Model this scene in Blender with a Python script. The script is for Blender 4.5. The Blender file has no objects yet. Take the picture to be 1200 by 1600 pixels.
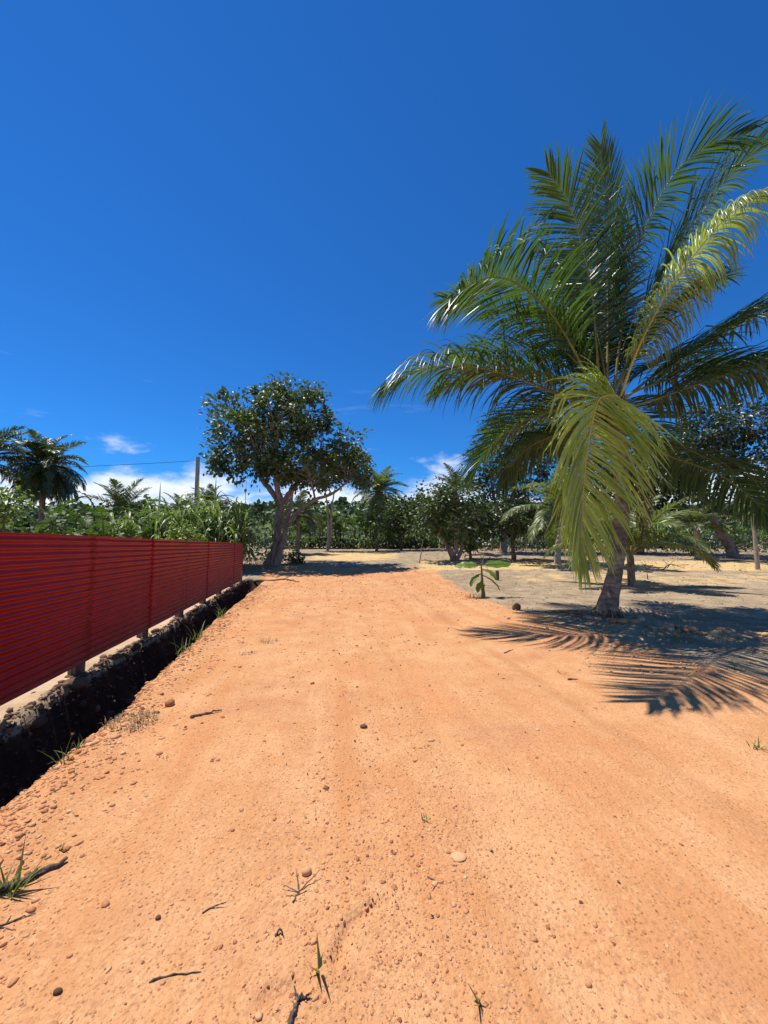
import bpy, math, random
import numpy as np

# ------------------------------------------------------------------ camera, sky, sun, exposure
scene = bpy.context.scene
COL = scene.collection
cam_data = bpy.data.cameras.new('camera')
cam = bpy.data.objects.new('camera', cam_data)
COL.objects.link(cam)
cam.location = (0.0, 0.0, 1.6)
cam.rotation_euler = (math.radians(90.0 + 4.004), 0.0, 0.0)
cam_data.sensor_fit = 'VERTICAL'
cam_data.sensor_height = 36.0
cam_data.lens = 13.5
cam_data.clip_start = 0.05
cam_data.clip_end = 3000.0
scene.camera = cam

SUN_VEC = (-0.36, 0.20, 1.0)                       # towards the sun
SUN_EL = math.atan2(SUN_VEC[2], math.hypot(SUN_VEC[0], SUN_VEC[1]))
SUN_ROT = math.atan2(SUN_VEC[0], SUN_VEC[1])
world = bpy.data.worlds.new('World')
scene.world = world
world.use_nodes = True


class NT:
    """tiny helper around a node tree"""
    def __init__(self, tree):
        self.t = tree
        self.n = tree.nodes
        self.l = tree.links

    def put(self, sock, val):
        if isinstance(val, bpy.types.NodeSocket):
            self.l.new(val, sock)
        elif val is not None:
            sock.default_value = val

    def node(self, kind, **kw):
        n = self.n.new(kind)
        for k, v in kw.items():
            setattr(n, k, v)
        return n

    def math(self, op, a, b=0.0, c=None, clamp=False):
        n = self.node('ShaderNodeMath', operation=op, use_clamp=clamp)
        self.put(n.inputs[0], a)
        self.put(n.inputs[1], b)
        if c is not None:
            self.put(n.inputs[2], c)
        return n.outputs[0]

    def noise(self, vec, scale, detail=3.0, rough=0.55, distort=0.0):
        n = self.node('ShaderNodeTexNoise')
        self.put(n.inputs['Vector'], vec)
        self.put(n.inputs['Scale'], scale)
        self.put(n.inputs['Detail'], detail)
        self.put(n.inputs['Roughness'], rough)
        self.put(n.inputs['Distortion'], distort)
        return n.outputs['Fac']

    def voronoi(self, vec, scale, out='Distance', feature='F1'):
        n = self.node('ShaderNodeTexVoronoi', feature=feature)
        self.put(n.inputs['Vector'], vec)
        self.put(n.inputs['Scale'], scale)
        return n.outputs[out]

    def ramp(self, fac, lo, hi, a=0.0, b=1.0, smooth=True):
        n = self.node('ShaderNodeMapRange', interpolation_type='SMOOTHSTEP' if smooth else 'LINEAR')
        self.put(n.inputs[0], fac)
        self.put(n.inputs[1], lo)
        self.put(n.inputs[2], hi)
        self.put(n.inputs[3], a)
        self.put(n.inputs[4], b)
        return n.outputs[0]

    def mix(self, fac, a, b, blend='MIX'):
        n = self.node('ShaderNodeMix', data_type='RGBA', blend_type=blend)
        self.put(n.inputs[0], fac)
        self.put(n.inputs[6], a if isinstance(a, bpy.types.NodeSocket) else (*a, 1.0))
        self.put(n.inputs[7], b if isinstance(b, bpy.types.NodeSocket) else (*b, 1.0))
        return n.outputs[2]

    def vscale(self, vec, s):
        n = self.node('ShaderNodeVectorMath', operation='MULTIPLY')
        self.put(n.inputs[0], vec)
        n.inputs[1].default_value = s
        return n.outputs[0]

    def vadd(self, vec, s):
        n = self.node('ShaderNodeVectorMath', operation='ADD')
        self.put(n.inputs[0], vec)
        n.inputs[1].default_value = s
        return n.outputs[0]

    def bump(self, height, strength, dist, normal=None):
        n = self.node('ShaderNodeBump')
        n.inputs['Strength'].default_value = strength
        n.inputs['Distance'].default_value = dist
        self.put(n.inputs['Height'], height)
        if normal is not None:
            self.put(n.inputs['Normal'], normal)
        return n.outputs[0]


def build_sky():
    w = NT(world.node_tree)
    bg = world.node_tree.nodes['Background']
    sky = w.node('ShaderNodeTexSky', sky_type='NISHITA')
    sky.sun_disc = False
    sky.sun_elevation = SUN_EL
    sky.sun_rotation = SUN_ROT
    sky.altitude = 50.0
    sky.air_density = 1.0
    sky.dust_density = 0.0
    sky.ozone_density = 2.2
    deep = w.mix(1.0, sky.outputs[0], (0.17, 0.69, 1.33), 'MULTIPLY')      # clear tropical blue
    tc = w.node('ShaderNodeTexCoord')
    d = tc.outputs['Generated']
    sep = w.node('ShaderNodeSeparateXYZ')
    w.l.new(d, sep.inputs[0])
    z = sep.outputs['Z']
    # low banks of cumulus: noise on the direction, flattened, thinning out with elevation
    v = w.vadd(w.vscale(d, (1.0, 1.0, 2.1)), (3.7, 0.4, 1.3))
    n1 = w.noise(v, 4.2, 7.0, 0.56, 0.15)
    lift = w.ramp(z, 0.03, 0.45, 0.315, -0.78, smooth=False)
    dens = w.math('ADD', n1, lift)
    mask = w.ramp(dens, 0.455, 0.66)
    core = w.ramp(dens, 0.55, 0.80)
    n2 = w.noise(w.vadd(v, (0.02, 0.0, 0.06)), 9.0, 5.0, 0.6)
    shade = w.math('MULTIPLY', core, w.ramp(n2, 0.40, 0.62))
    ccol = w.mix(shade, (10.8, 11.1, 11.6), (6.6, 7.8, 9.6))
    # faint high wisps
    v2 = w.vadd(w.vscale(d, (1.0, 1.0, 5.0)), (1.2, 7.1, 0.3))
    wis = w.math('MULTIPLY', w.ramp(w.noise(v2, 3.1, 6.0, 0.6, 0.6), 0.60, 0.82), w.ramp(z, 0.24, 0.45, 0.35, 0.0))
    m = w.math('MAXIMUM', w.math('MULTIPLY', mask, 0.93), wis)
    col = w.mix(m, deep, ccol)
    w.l.new(col, bg.inputs['Color'])
    bg.inputs['Strength'].default_value = 0.085


build_sky()
sun_data = bpy.data.lights.new('sun', 'SUN')
sun_data.energy = 4.8
sun_data.angle = math.radians(0.53)
sun_data.color = (1.0, 0.955, 0.88)
sun = bpy.data.objects.new('sun', sun_data)
COL.objects.link(sun)
sun.location = (-20, 12, 55)
sun.rotation_euler = (math.pi / 2 - SUN_EL, 0.0, math.atan2(SUN_VEC[1], SUN_VEC[0]) + math.pi / 2)

scene.view_settings.view_transform = 'Standard'
scene.view_settings.look = 'None'
scene.view_settings.exposure = 0.25
scene.view_settings.gamma = 1.0
scene.view_settings.use_curve_mapping = False
scene.render.engine = 'CYCLES'
scene.cycles.max_bounces = 8
scene.cycles.transparent_max_bounces = 8
scene.cycles.use_denoising = True

# ------------------------------------------------------------------ mesh helpers
RNG = np.random.default_rng(7)


def unit(v):
    v = np.asarray(v, float)
    return v / np.maximum(np.linalg.norm(v, axis=-1, keepdims=True), 1e-9)


def vnoise(x, y, seed=0):
    """smooth value noise in [-1, 1]"""
    x = np.asarray(x, float)
    y = np.asarray(y, float)
    xi = np.floor(x)
    yi = np.floor(y)
    fx = x - xi
    fy = y - yi
    fx = fx * fx * (3 - 2 * fx)
    fy = fy * fy * (3 - 2 * fy)

    def h(i, j):
        s = np.sin(i * 127.1 + j * 311.7 + seed * 74.7) * 43758.5453
        return (s - np.floor(s)) * 2 - 1
    a = h(xi, yi) * (1 - fx) + h(xi + 1, yi) * fx
    b = h(xi, yi + 1) * (1 - fx) + h(xi + 1, yi + 1) * fx
    return a * (1 - fy) + b * fy


def fbm(x, y, seed=0, octaves=4):
    t = 0.0
    amp = 1.0
    for k in range(octaves):
        t = t + amp * vnoise(np.asarray(x) * 2 ** k + 17.3 * k, np.asarray(y) * 2 ** k - 9.1 * k, seed + k)
        amp *= 0.5
    return t / 1.9


def smooth(x, a, b):
    t = np.clip((np.asarray(x, float) - a) / (b - a), 0, 1)
    return t * t * (3 - 2 * t)


class MB:
    """collects geometry for ONE mesh"""
    def __init__(self):
        self.V = []
        self.F = []
        self.M = []
        self.T = []
        self.n = 0

    def add(self, V, F, mi=0, tint=0.5):
        V = np.asarray(V, float).reshape(-1, 3)
        F = np.asarray(F, np.int64)
        self.V.append(V)
        self.F.append(F + self.n)
        self.M.append(np.full(len(F), mi, np.int32))
        self.T.append(np.broadcast_to(np.asarray(tint, float), (len(V),)).copy())
        self.n += len(V)
        return self

    def box(self, c, s, mi=0, tint=0.5, R=None):
        x, y, z = np.asarray(s, float) / 2
        V = np.array([[-x, -y, -z], [x, -y, -z], [x, y, -z], [-x, y, -z], [-x, -y, z], [x, -y, z], [x, y, z], [-x, y, z]])
        if R is not None:
            V = V @ np.asarray(R).T
        F = [[0, 3, 2, 1], [4, 5, 6, 7], [0, 1, 5, 4], [1, 2, 6, 5], [2, 3, 7, 6], [3, 0, 4, 7]]
        return self.add(V + np.asarray(c, float), F, mi, tint)

    def tube(self, pts, rad, seg=8, mi=0, tint=0.5, lump=0.0, seed=0, cap=True):
        P = np.asarray(pts, float)
        n = len(P)
        rad = np.broadcast_to(np.asarray(rad, float), (n,))
        T = unit(np.gradient(P, axis=0))
        ref = np.array([1.0, 0, 0]) if abs(T[0][0]) < 0.8 else np.array([0, 1.0, 0])
        N = unit(ref - T[0] * ref.dot(T[0]))
        a = np.arange(seg) / seg * 2 * math.pi
        rings = []
        for i in range(n):
            N = unit(N - T[i] * N.dot(T[i]))
            B = np.cross(T[i], N)
            r = rad[i] * np.ones(seg)
            if lump:
                r = r * (1 + lump * vnoise(np.cos(a) * 1.7 + seed, np.sin(a) * 1.7 + i * 0.45, seed))
            rings.append(P[i] + r[:, None] * (np.cos(a)[:, None] * N + np.sin(a)[:, None] * B))
        V = np.concatenate(rings)
        i0 = np.arange(n - 1)[:, None] * seg
        j = np.arange(seg)[None, :]
        j1 = (j + 1) % seg
        F = np.stack([i0 + j, i0 + j1, i0 + seg + j1, i0 + seg + j], -1).reshape(-1, 4)
        self.add(V, F, mi, tint)
        if cap:
            self.add(np.vstack([rings[-1], P[-1] + T[-1] * rad[-1] * 0.4]),
                     [[k, (k + 1) % seg, seg] for k in range(seg)], mi, tint)
            self.add(np.vstack([rings[0], P[0] - T[0] * rad[0] * 0.2]),
                     [[(k + 1) % seg, k, seg] for k in range(seg)], mi, tint)
        return self

    def leaves(self, P, D, N, L, W, mi=0, tint=0.5, curl=0.15, fold=0.18):
        """many broad leaves: base point, direction, normal, length, width"""
        n = len(P)
        D = unit(D)
        N = unit(N - D * np.sum(N * D, -1, keepdims=True))
        S = np.cross(D, N)
        L = np.broadcast_to(np.asarray(L, float), (n,))[:, None]
        W = np.broadcast_to(np.asarray(W, float), (n,))[:, None]
        tmpl = [(0, 0, 0), (.32, -.5, fold), (.34, 0, 0), (.32, .5, fold), (.72, -.37, fold * .8 - curl * .6), (.74, 0, -curl * .6),
                (.72, .37, fold * .8 - curl * .6), (1.0, 0, -curl * 1.3)]
        V = np.stack([P + D * (L * a) + S * (W * b) + N * (W * c) for a, b, c in tmpl], 1).reshape(-1, 3)
        f = np.array([[0, 1, 2], [0, 2, 3], [1, 4, 5], [1, 5, 2], [2, 5, 6], [2, 6, 3], [4, 7, 5], [5, 7, 6]])
        F = (np.arange(n)[:, None, None] * 8 + f[None]).reshape(-1, 3)
        tint = np.repeat(np.broadcast_to(np.asarray(tint, float), (n,)), 8)
        return self.add(V, F, mi, tint)

    def mesh(self, name, mats, smooth_shade=True):
        me = bpy.data.meshes.new(name)
        V = np.concatenate(self.V)
        loops = np.concatenate([f.reshape(-1) for f in self.F])
        sizes = np.concatenate([np.full(len(f), f.shape[1]) for f in self.F])
        starts = np.concatenate([[0], np.cumsum(sizes)[:-1]])
        me.vertices.add(len(V))
        me.vertices.foreach_set('co', V.astype(np.float32).ravel())
        me.loops.add(len(loops))
        me.loops.foreach_set('vertex_index', loops.astype(np.int32))
        me.polygons.add(len(sizes))
        me.polygons.foreach_set('loop_start', starts.astype(np.int32))
        me.polygons.foreach_set('loop_total', sizes.astype(np.int32))
        me.polygons.foreach_set('material_index', np.concatenate(self.M))
        me.polygons.foreach_set('use_smooth', np.full(len(sizes), smooth_shade))
        at = me.attributes.new('tint', 'FLOAT', 'POINT')
        at.data.foreach_set('value', np.concatenate(self.T).astype(np.float32))
        for m in (mats if isinstance(mats, (list, tuple)) else [mats]):
            me.materials.append(m)
        me.update(calc_edges=True)
        return me

    def build(self, name, mats, parent=None, smooth_shade=True, loc=None, origin=None):
        if origin is not None:
            self.V = [v - np.asarray(origin, float) for v in self.V]
        return link(name, self.mesh(name, mats, smooth_shade), parent, origin if loc is None else loc)


def link(name, me, parent=None, loc=None):
    o = bpy.data.objects.new(name, me)
    COL.objects.link(o)
    if parent is not None:
        o.parent = parent
    if loc is not None:
        o.location = loc
    return o


def tag(o, label=None, category=None, group=None, kind=None):
    if label:
        o['label'] = label
    if category:
        o['category'] = category
    if group:
        o['group'] = group
    if kind:
        o['kind'] = kind
    return o


def thing(name, label, category, loc, rz=0.0, group=None):
    o = link(name, None, None, loc)
    o.empty_display_size = 0.2
    o.rotation_euler.z = rz
    return tag(o, label, category, group)


def copy_tree(o, parent=None):
    c = o.copy()
    COL.objects.link(c)
    c.parent = parent
    for ch in list(o.children):
        copy_tree(ch, c)
    return c


def spline(pts, n):
    """Catmull-Rom through pts, n samples evenly spaced in length"""
    P = np.asarray(pts, float)
    P = np.vstack([2 * P[0] - P[1], P, 2 * P[-1] - P[-2]])
    out = []
    for i in range(1, len(P) - 2):
        t = np.linspace(0, 1, 16, endpoint=False)[:, None]
        a, b, c, d = P[i - 1], P[i], P[i + 1], P[i + 2]
        out.append(0.5 * (2 * b + (c - a) * t + (2 * a - 5 * b + 4 * c - d) * t ** 2 + (3 * b - a - 3 * c + d) * t ** 3))
    out = np.vstack(out + [P[-2][None]])
    s = np.concatenate([[0], np.cumsum(np.linalg.norm(np.diff(out, axis=0), axis=1))])
    q = np.linspace(0, s[-1], n)
    return np.stack([np.interp(q, s, out[:, k]) for k in range(3)], -1)


# ------------------------------------------------------------------ materials
def new_mat(name):
    m = bpy.data.materials.new(name)
    m.use_nodes = True
    t = NT(m.node_tree)
    return m, t, m.node_tree.nodes['Principled BSDF']


def attr(t, name):
    n = t.node('ShaderNodeAttribute', attribute_name=name)
    return n.outputs['Fac']


def leaf_mat(name, dark, light, rough=0.42, trans=0.28, tcol=None, spec=0.5, noise_scale=6.0):
    m, t, b = new_mat(name)
    tc = t.node('ShaderNodeTexCoord').outputs['Object']
    f = t.math('ADD', attr(t, 'tint'), t.math('MULTIPLY', t.math('SUBTRACT', t.noise(tc, noise_scale, 2.0), 0.5), 0.5), clamp=True)
    col = t.mix(f, dark, light)
    t.l.new(col, b.inputs['Base Color'])
    b.inputs['Roughness'].default_value = rough
    b.inputs['Specular IOR Level'].default_value = spec
    tr = t.node('ShaderNodeBsdfTranslucent')
    tr_c = t.mix(1.0, col, tcol or (1.6, 1.9, 0.7), 'MULTIPLY')
    t.l.new(tr_c, tr.inputs['Color'])
    ms = t.node('ShaderNodeMixShader')
    ms.inputs[0].default_value = trans
    t.l.new(b.outputs[0], ms.inputs[1])
    t.l.new(tr.outputs[0], ms.inputs[2])
    t.l.new(ms.outputs[0], m.node_tree.nodes['Material Output'].inputs['Surface'])
    return m


def bark_mat(name, a, b_, scale=8.0, stretch=(1, 1, 0.25), bump=0.6, dist=0.03, rough=0.9):
    m, t, b = new_mat(name)
    tc = t.vscale(t.node('ShaderNodeTexCoord').outputs['Object'], stretch)
    n = t.noise(tc, scale, 6.0, 0.65, 0.4)
    n2 = t.noise(tc, scale * 4.3, 3.0, 0.6)
    f = t.math('ADD', t.math('MULTIPLY', n, 0.7), t.math('MULTIPLY', n2, 0.3))
    t.l.new(t.mix(t.ramp(f, 0.36, 0.62), a, b_), b.inputs['Base Color'])
    b.inputs['Roughness'].default_value = rough
    b.inputs['Specular IOR Level'].default_value = 0.2
    t.l.new(t.bump(f, bump, dist), b.inputs['Normal'])
    return m


def plain_mat(name, a, b_, scale=10.0, rough=0.8, spec=0.3, bump=0.0, use_tint=True):
    m, t, b = new_mat(name)
    tc = t.node('ShaderNodeTexCoord').outputs['Object']
    f = t.ramp(t.noise(tc, scale, 4.0, 0.6), 0.32, 0.68)
    if use_tint:
        f = t.math('MULTIPLY', t.math('ADD', f, t.math('MULTIPLY', attr(t, 'tint'), 1.4)), 0.42, clamp=True)
    t.l.new(t.mix(f, a, b_), b.inputs['Base Color'])
    b.inputs['Roughness'].default_value = rough
    b.inputs['Specular IOR Level'].default_value = spec
    if bump:
        t.l.new(t.bump(t.noise(tc, scale * 3, 4.0), bump, 0.01), b.inputs['Normal'])
    return m


def ground_mat():
    m, t, b = new_mat('earth')
    pos = t.node('ShaderNodeNewGeometry').outputs['Position']
    big = t.noise(pos, 0.35, 4.0, 0.6)
    mid = t.noise(pos, 2.1, 5.0, 0.62)
    fine = t.noise(pos, 28.0, 5.0, 0.7)
    grit = t.noise(pos, 120.0, 3.0, 0.7)
    # laterite road
    lat = t.mix(t.ramp(mid, 0.32, 0.68), (0.565, 0.268, 0.114), (0.645, 0.345, 0.162))
    lat = t.mix(t.ramp(big, 0.42, 0.66, 0.0, 0.75), lat, (0.58, 0.255, 0.105))
    lat = t.mix(t.ramp(t.noise(t.vadd(pos, (31, 7, 0)), 0.9, 4.0), 0.52, 0.72, 0.0, 0.6), lat, (0.66, 0.375, 0.175))
    lat = t.mix(t.ramp(fine, 0.50, 0.74, 0.0, 0.40), lat, (0.46, 0.20, 0.085))
    vc = t.voronoi(pos, 62.0, 'Color')
    sepc = t.node('ShaderNodeSeparateColor')
    t.l.new(vc, sepc.inputs[0])
    lat = t.mix(t.math('MULTIPLY', t.ramp(sepc.outputs[0], 0.90, 0.93), 0.28), lat, (0.30, 0.115, 0.055))
    lat = t.mix(t.math('MULTIPLY', t.ramp(sepc.outputs[1], 0.92, 0.95), 0.30), lat, (0.74, 0.47, 0.24))
    lat = t.mix(t.ramp(grit, 0.56, 0.78, 0.0, 0.5), lat, (0.30, 0.11, 0.045))
    lat = t.mix(t.ramp(t.noise(t.vadd(pos, (3, 17, 0)), 0.55, 5.0, 0.65), 0.54, 0.68, 0.0, 0.55), lat, (0.47, 0.205, 0.105))
    # dust streaked along the wheel lines
    lane = t.node('ShaderNodeCombineXYZ')
    t.l.new(t.math('MULTIPLY', attr(t, 'lane'), 2.6), lane.inputs[0])
    sp = t.node('ShaderNodeSeparateXYZ')
    t.l.new(pos, sp.inputs[0])
    t.l.new(t.math('MULTIPLY', sp.outputs[1], 0.16), lane.inputs[1])
    st = t.noise(lane.outputs[0], 1.0, 6.0, 0.68, 0.25)
    lat = t.mix(t.ramp(st, 0.50, 0.68, 0.0, 0.60), lat, (0.53, 0.222, 0.082))
    lat = t.mix(t.ramp(st, 0.46, 0.32, 0.0, 0.32), lat, (0.70, 0.43, 0.205))
    line = t.ramp(t.math('ABSOLUTE', t.math('ADD', attr(t, 'lane'), t.math('MULTIPLY', t.noise(pos, 0.8, 2.0), 0.12))), 0.13, 0.03)
    line = t.math('MULTIPLY', line, t.ramp(t.noise(t.vadd(pos, (9, 4, 0)), 0.9, 3.0), 0.38, 0.58, 0.0, 0.30))
    lat = t.mix(line, lat, (0.40, 0.165, 0.065))
    speck = t.voronoi(pos, 34.0)  # dark dots paint in pits and shadows of grit
    speck2 = t.voronoi(t.vadd(pos, (5.3, 2.1, 0.4)), 71.0)
    lat = t.mix(t.math('MULTIPLY', t.ramp(speck, 0.25, 0.10), 0.70), lat, (0.22, 0.088, 0.034))
    lat = t.mix(t.math('MULTIPLY', t.ramp(speck2, 0.27, 0.10), 0.55), lat, (0.30, 0.12, 0.050))
    # grey-brown bare field
    soil = t.mix(t.ramp(mid, 0.3, 0.7), (0.25, 0.180, 0.110), (0.43, 0.32, 0.20))
    soil = t.mix(t.ramp(fine, 0.52, 0.72, 0.0, 0.6), soil, (0.17, 0.13, 0.088))
    soil = t.mix(t.ramp(big, 0.5, 0.7, 0.0, 0.55), soil, (0.46, 0.34, 0.21))
    # yellow sand
    sand = t.mix(t.ramp(mid, 0.3, 0.7), (0.50, 0.335, 0.145), (0.66, 0.465, 0.215))
    sand = t.mix(t.ramp(fine, 0.52, 0.74, 0.0, 0.45), sand, (0.36, 0.21, 0.085))
    # pale dry sand under the fence
    pale = t.mix(t.ramp(mid, 0.3, 0.7), (0.44, 0.30, 0.175), (0.60, 0.43, 0.265))
    wob = t.math('MULTIPLY', t.math('SUBTRACT', t.noise(pos, 0.9, 6.0, 0.7), 0.5), 1.5)
    wob2 = t.math('MULTIPLY', t.math('SUBTRACT', fine, 0.5), 0.5)
    w = t.math('ADD', wob, wob2)

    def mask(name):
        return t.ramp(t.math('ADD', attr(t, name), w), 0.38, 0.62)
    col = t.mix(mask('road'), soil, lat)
    col = t.mix(mask('sand'), col, sand)
    col = t.mix(mask('pale'), col, pale)
    shaded_dirt = t.mix(t.ramp(mid, 0.3, 0.7), (0.034, 0.020, 0.013), (0.085, 0.048, 0.028))  # ditch earth, darkened to paint in the shade of the recess
    col = t.mix(mask('ditch'), col, shaded_dirt)
    t.l.new(col, b.inputs['Base Color'])
    b.inputs['Roughness'].default_value = 0.96
    b.inputs['Specular IOR Level'].default_value = 0.12
    peb = t.voronoi(pos, 46.0)
    bump1 = t.bump(t.math('ADD', t.math('MULTIPLY', fine, 0.7), t.math('MULTIPLY', grit, 0.5)), 0.6, 0.012)
    bump2 = t.bump(t.ramp(peb, 0.0, 0.6, 1.0, 0.0), 0.35, 0.010, bump1)
    bump3 = t.bump(t.noise(pos, 7.0, 5.0, 0.65), 0.35, 0.03, bump2)
    t.l.new(bump3, b.inputs['Normal'])
    return m


def red_metal():
    m, t, b = new_mat('red_painted_metal')
    tc = t.node('ShaderNodeTexCoord').outputs['Object']
    n = t.noise(tc, 2.2, 4.0)
    dust = t.noise(t.vscale(tc, (1.0, 1.0, 4.0)), 5.0, 5.0, 0.65)
    col = t.mix(t.ramp(n, 0.3, 0.7), (0.27, 0.004, 0.006), (0.33, 0.007, 0.008))
    col = t.mix(t.ramp(dust, 0.60, 0.85, 0.0, 0.16), col, (0.30, 0.07, 0.05))
    sz = t.node('ShaderNodeSeparateXYZ')
    t.l.new(tc, sz.inputs[0])
    splash = t.ramp(t.math('ADD', sz.outputs[2], t.math('MULTIPLY', t.noise(t.vscale(tc, (1, 1, 0.4)), 4.0, 5.0, 0.7), 0.7)), 0.85, 0.35, 0.0, 0.30)
    col = t.mix(splash, col, (0.33, 0.13, 0.065))
    t.l.new(col, b.inputs['Base Color'])
    t.l.new(t.ramp(dust, 0.3, 0.8, 0.30, 0.42), b.inputs['Roughness'])
    b.inputs['Specular IOR Level'].default_value = 0.22
    b.inputs['Coat Weight'].default_value = 0.0
    b.inputs['Coat Roughness'].default_value = 0.18
    return m


def gravel_mat(name, cols, rough=0.9):
    m, t, b = new_mat(name)
    tc = t.node('ShaderNodeTexCoord').outputs['Object']
    r = t.node('ShaderNodeValToRGB')
    el = r.color_ramp.elements
    el[0].position = 0.0
    el[0].color = (*cols[0], 1)
    el[1].position = 1.0
    el[1].color = (*cols[-1], 1)
    for i, c in enumerate(cols[1:-1]):
        e = el.new((i + 1) / (len(cols) - 1))
        e.color = (*c, 1)
    t.l.new(attr(t, 'tint'), r.inputs[0])
    n = t.noise(tc, 60.0, 3.0, 0.6)
    t.l.new(t.mix(t.ramp(n, 0.45, 0.75, 0.0, 0.5), r.outputs[0], (0.34, 0.155, 0.07)), b.inputs['Base Color'])
    b.inputs['Roughness'].default_value = rough
    b.inputs['Specular IOR Level'].default_value = 0.15
    t.l.new(t.bump(n, 0.3, 0.004), b.inputs['Normal'])
    return m


def trunk_mat():
    m, t, b = new_mat('palm_trunk')
    tc = t.node('ShaderNodeTexCoord').outputs['Object']
    wob = t.vadd(tc, (0, 0, 0))
    n = t.noise(wob, 5.0, 4.0)
    sep = t.node('ShaderNodeSeparateXYZ')
    t.l.new(tc, sep.inputs[0])
    ring = t.math('SINE', t.math('ADD', t.math('MULTIPLY', sep.outputs[2], 52.0), t.math('MULTIPLY', n, 16.0)))
    ringm = t.ramp(ring, 0.35, 1.0)
    fib = t.noise(t.vscale(tc, (1, 1, 0.18)), 40.0, 4.0, 0.7)
    col = t.mix(t.ramp(n, 0.32, 0.68), (0.17, 0.13, 0.092), (0.38, 0.305, 0.22))
    col = t.mix(t.math('MULTIPLY', ringm, 0.38), col, (0.085, 0.058, 0.045))
    col = t.mix(t.ramp(fib, 0.5, 0.75, 0.0, 0.5), col, (0.12, 0.085, 0.065))
    t.l.new(col, b.inputs['Base Color'])
    b.inputs['Roughness'].default_value = 0.92
    b.inputs['Specular IOR Level'].default_value = 0.15
    h = t.math('ADD', t.math('MULTIPLY', ringm, -0.6), t.math('MULTIPLY', fib, 0.5))
    t.l.new(t.bump(h, 0.8, 0.02), b.inputs['Normal'])
    return m


M = {}
M['earth'] = ground_mat()
M['red'] = red_metal()
M['gravel'] = gravel_mat('gravel', [(0.26, 0.095, 0.045), (0.47, 0.20, 0.088), (0.58, 0.28, 0.13), (0.66, 0.36, 0.18), (0.72, 0.47, 0.26)])
M['rubble'] = gravel_mat('rubble', [(0.03, 0.017, 0.010), (0.075, 0.043, 0.026), (0.13, 0.078, 0.048), (0.26, 0.17, 0.105)])  # tones lowered so the stones carry the ditch's shade in their colour
M['pale_stone'] = gravel_mat('pale_stone', [(0.34, 0.24, 0.155), (0.48, 0.34, 0.21), (0.60, 0.45, 0.28)])
M['white_stone'] = gravel_mat('white_stone', [(0.45, 0.40, 0.33), (0.60, 0.56, 0.48), (0.75, 0.72, 0.65)])
M['trunk'] = trunk_mat()
M['frond'] = leaf_mat('coconut_leaflet', (0.034, 0.068, 0.028), (0.125, 0.180, 0.058), 0.34, 0.30, tcol=(1.2, 1.8, 0.5), spec=0.5, noise_scale=3.0)
M['frond_yellow'] = leaf_mat('sunlit_leaflet', (0.17, 0.21, 0.065), (0.40, 0.41, 0.155), 0.32, 0.42, spec=0.7, noise_scale=3.0)  # lighter yellow-green leaflet copy, sunlight put into its colour
M['frond_folded'] = leaf_mat('folded_frond_leaflet', (0.24, 0.31, 0.055), (0.50, 0.53, 0.13), 0.30, 0.45, spec=0.7, noise_scale=3.0)  # lightened further: sunlight painted onto the frond hanging under the crown
M['frond_far'] = leaf_mat('far_palm_leaflet', (0.026, 0.050, 0.022), (0.115, 0.145, 0.055), 0.40, 0.22, spec=0.55, noise_scale=2.0)
M['frond_bright'] = leaf_mat('sunny_palm_leaflet', (0.080, 0.118, 0.034), (0.25, 0.265, 0.085), 0.42, 0.30, spec=0.55, noise_scale=2.0)
M['frond_dead'] = leaf_mat('dead_leaflet', (0.12, 0.075, 0.045), (0.27, 0.185, 0.11), 0.7, 0.15, tcol=(1.2, 1.0, 0.7), spec=0.2)
M['litter'] = leaf_mat('dry_litter', (0.045, 0.026, 0.015), (0.20, 0.12, 0.065), 0.8, 0.05, tcol=(1.0, 0.9, 0.7), spec=0.15)
M['rachis'] = plain_mat('palm_rachis', (0.12, 0.125, 0.034), (0.30, 0.27, 0.075), 5.0, 0.45, 0.4)
M['rachis_yellow'] = plain_mat('yellow_rachis', (0.40, 0.32, 0.055), (0.62, 0.50, 0.10), 5.0, 0.42, 0.4)
M['fibre'] = bark_mat('palm_fibre', (0.085, 0.052, 0.032), (0.23, 0.15, 0.085), 14.0)
M['leaf_dark'] = leaf_mat('glossy_dark_leaf', (0.020, 0.038, 0.016), (0.085, 0.112, 0.042), 0.40, 0.18, spec=0.6, noise_scale=0.8)
M['leaf_broad'] = leaf_mat('broad_tree_leaf', (0.030, 0.052, 0.020), (0.120, 0.155, 0.055), 0.46, 0.22, spec=0.4, noise_scale=0.8)
M['leaf_mid'] = leaf_mat('mid_green_leaf', (0.026, 0.050, 0.016), (0.115, 0.155, 0.042), 0.50, 0.22, spec=0.4, noise_scale=0.8)
M['leaf_bright'] = leaf_mat('bright_green_leaf', (0.075, 0.13, 0.020), (0.26, 0.33, 0.050), 0.45, 0.32, noise_scale=1.5)
M['leaf_banana'] = leaf_mat('banana_leaf', (0.028, 0.062, 0.014), (0.115, 0.175, 0.040), 0.55, 0.28, spec=0.4, noise_scale=1.0)
M['leaf_young_banana'] = leaf_mat('young_banana_leaf', (0.07, 0.15, 0.020), (0.16, 0.28, 0.035), 0.40, 0.48, tcol=(1.8, 2.2, 0.5), spec=0.5)
M['leaf_cane'] = leaf_mat('cane_blade', (0.090, 0.135, 0.042), (0.27, 0.32, 0.14), 0.40, 0.30, spec=0.5)
M['leaf_wood'] = leaf_mat('far_wood_leaf', (0.030, 0.055, 0.024), (0.10, 0.135, 0.055), 0.6, 0.15, spec=0.3, noise_scale=0.15)
M['grass'] = leaf_mat('grass_blade', (0.075, 0.115, 0.030), (0.22, 0.26, 0.07), 0.5, 0.3)
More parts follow.
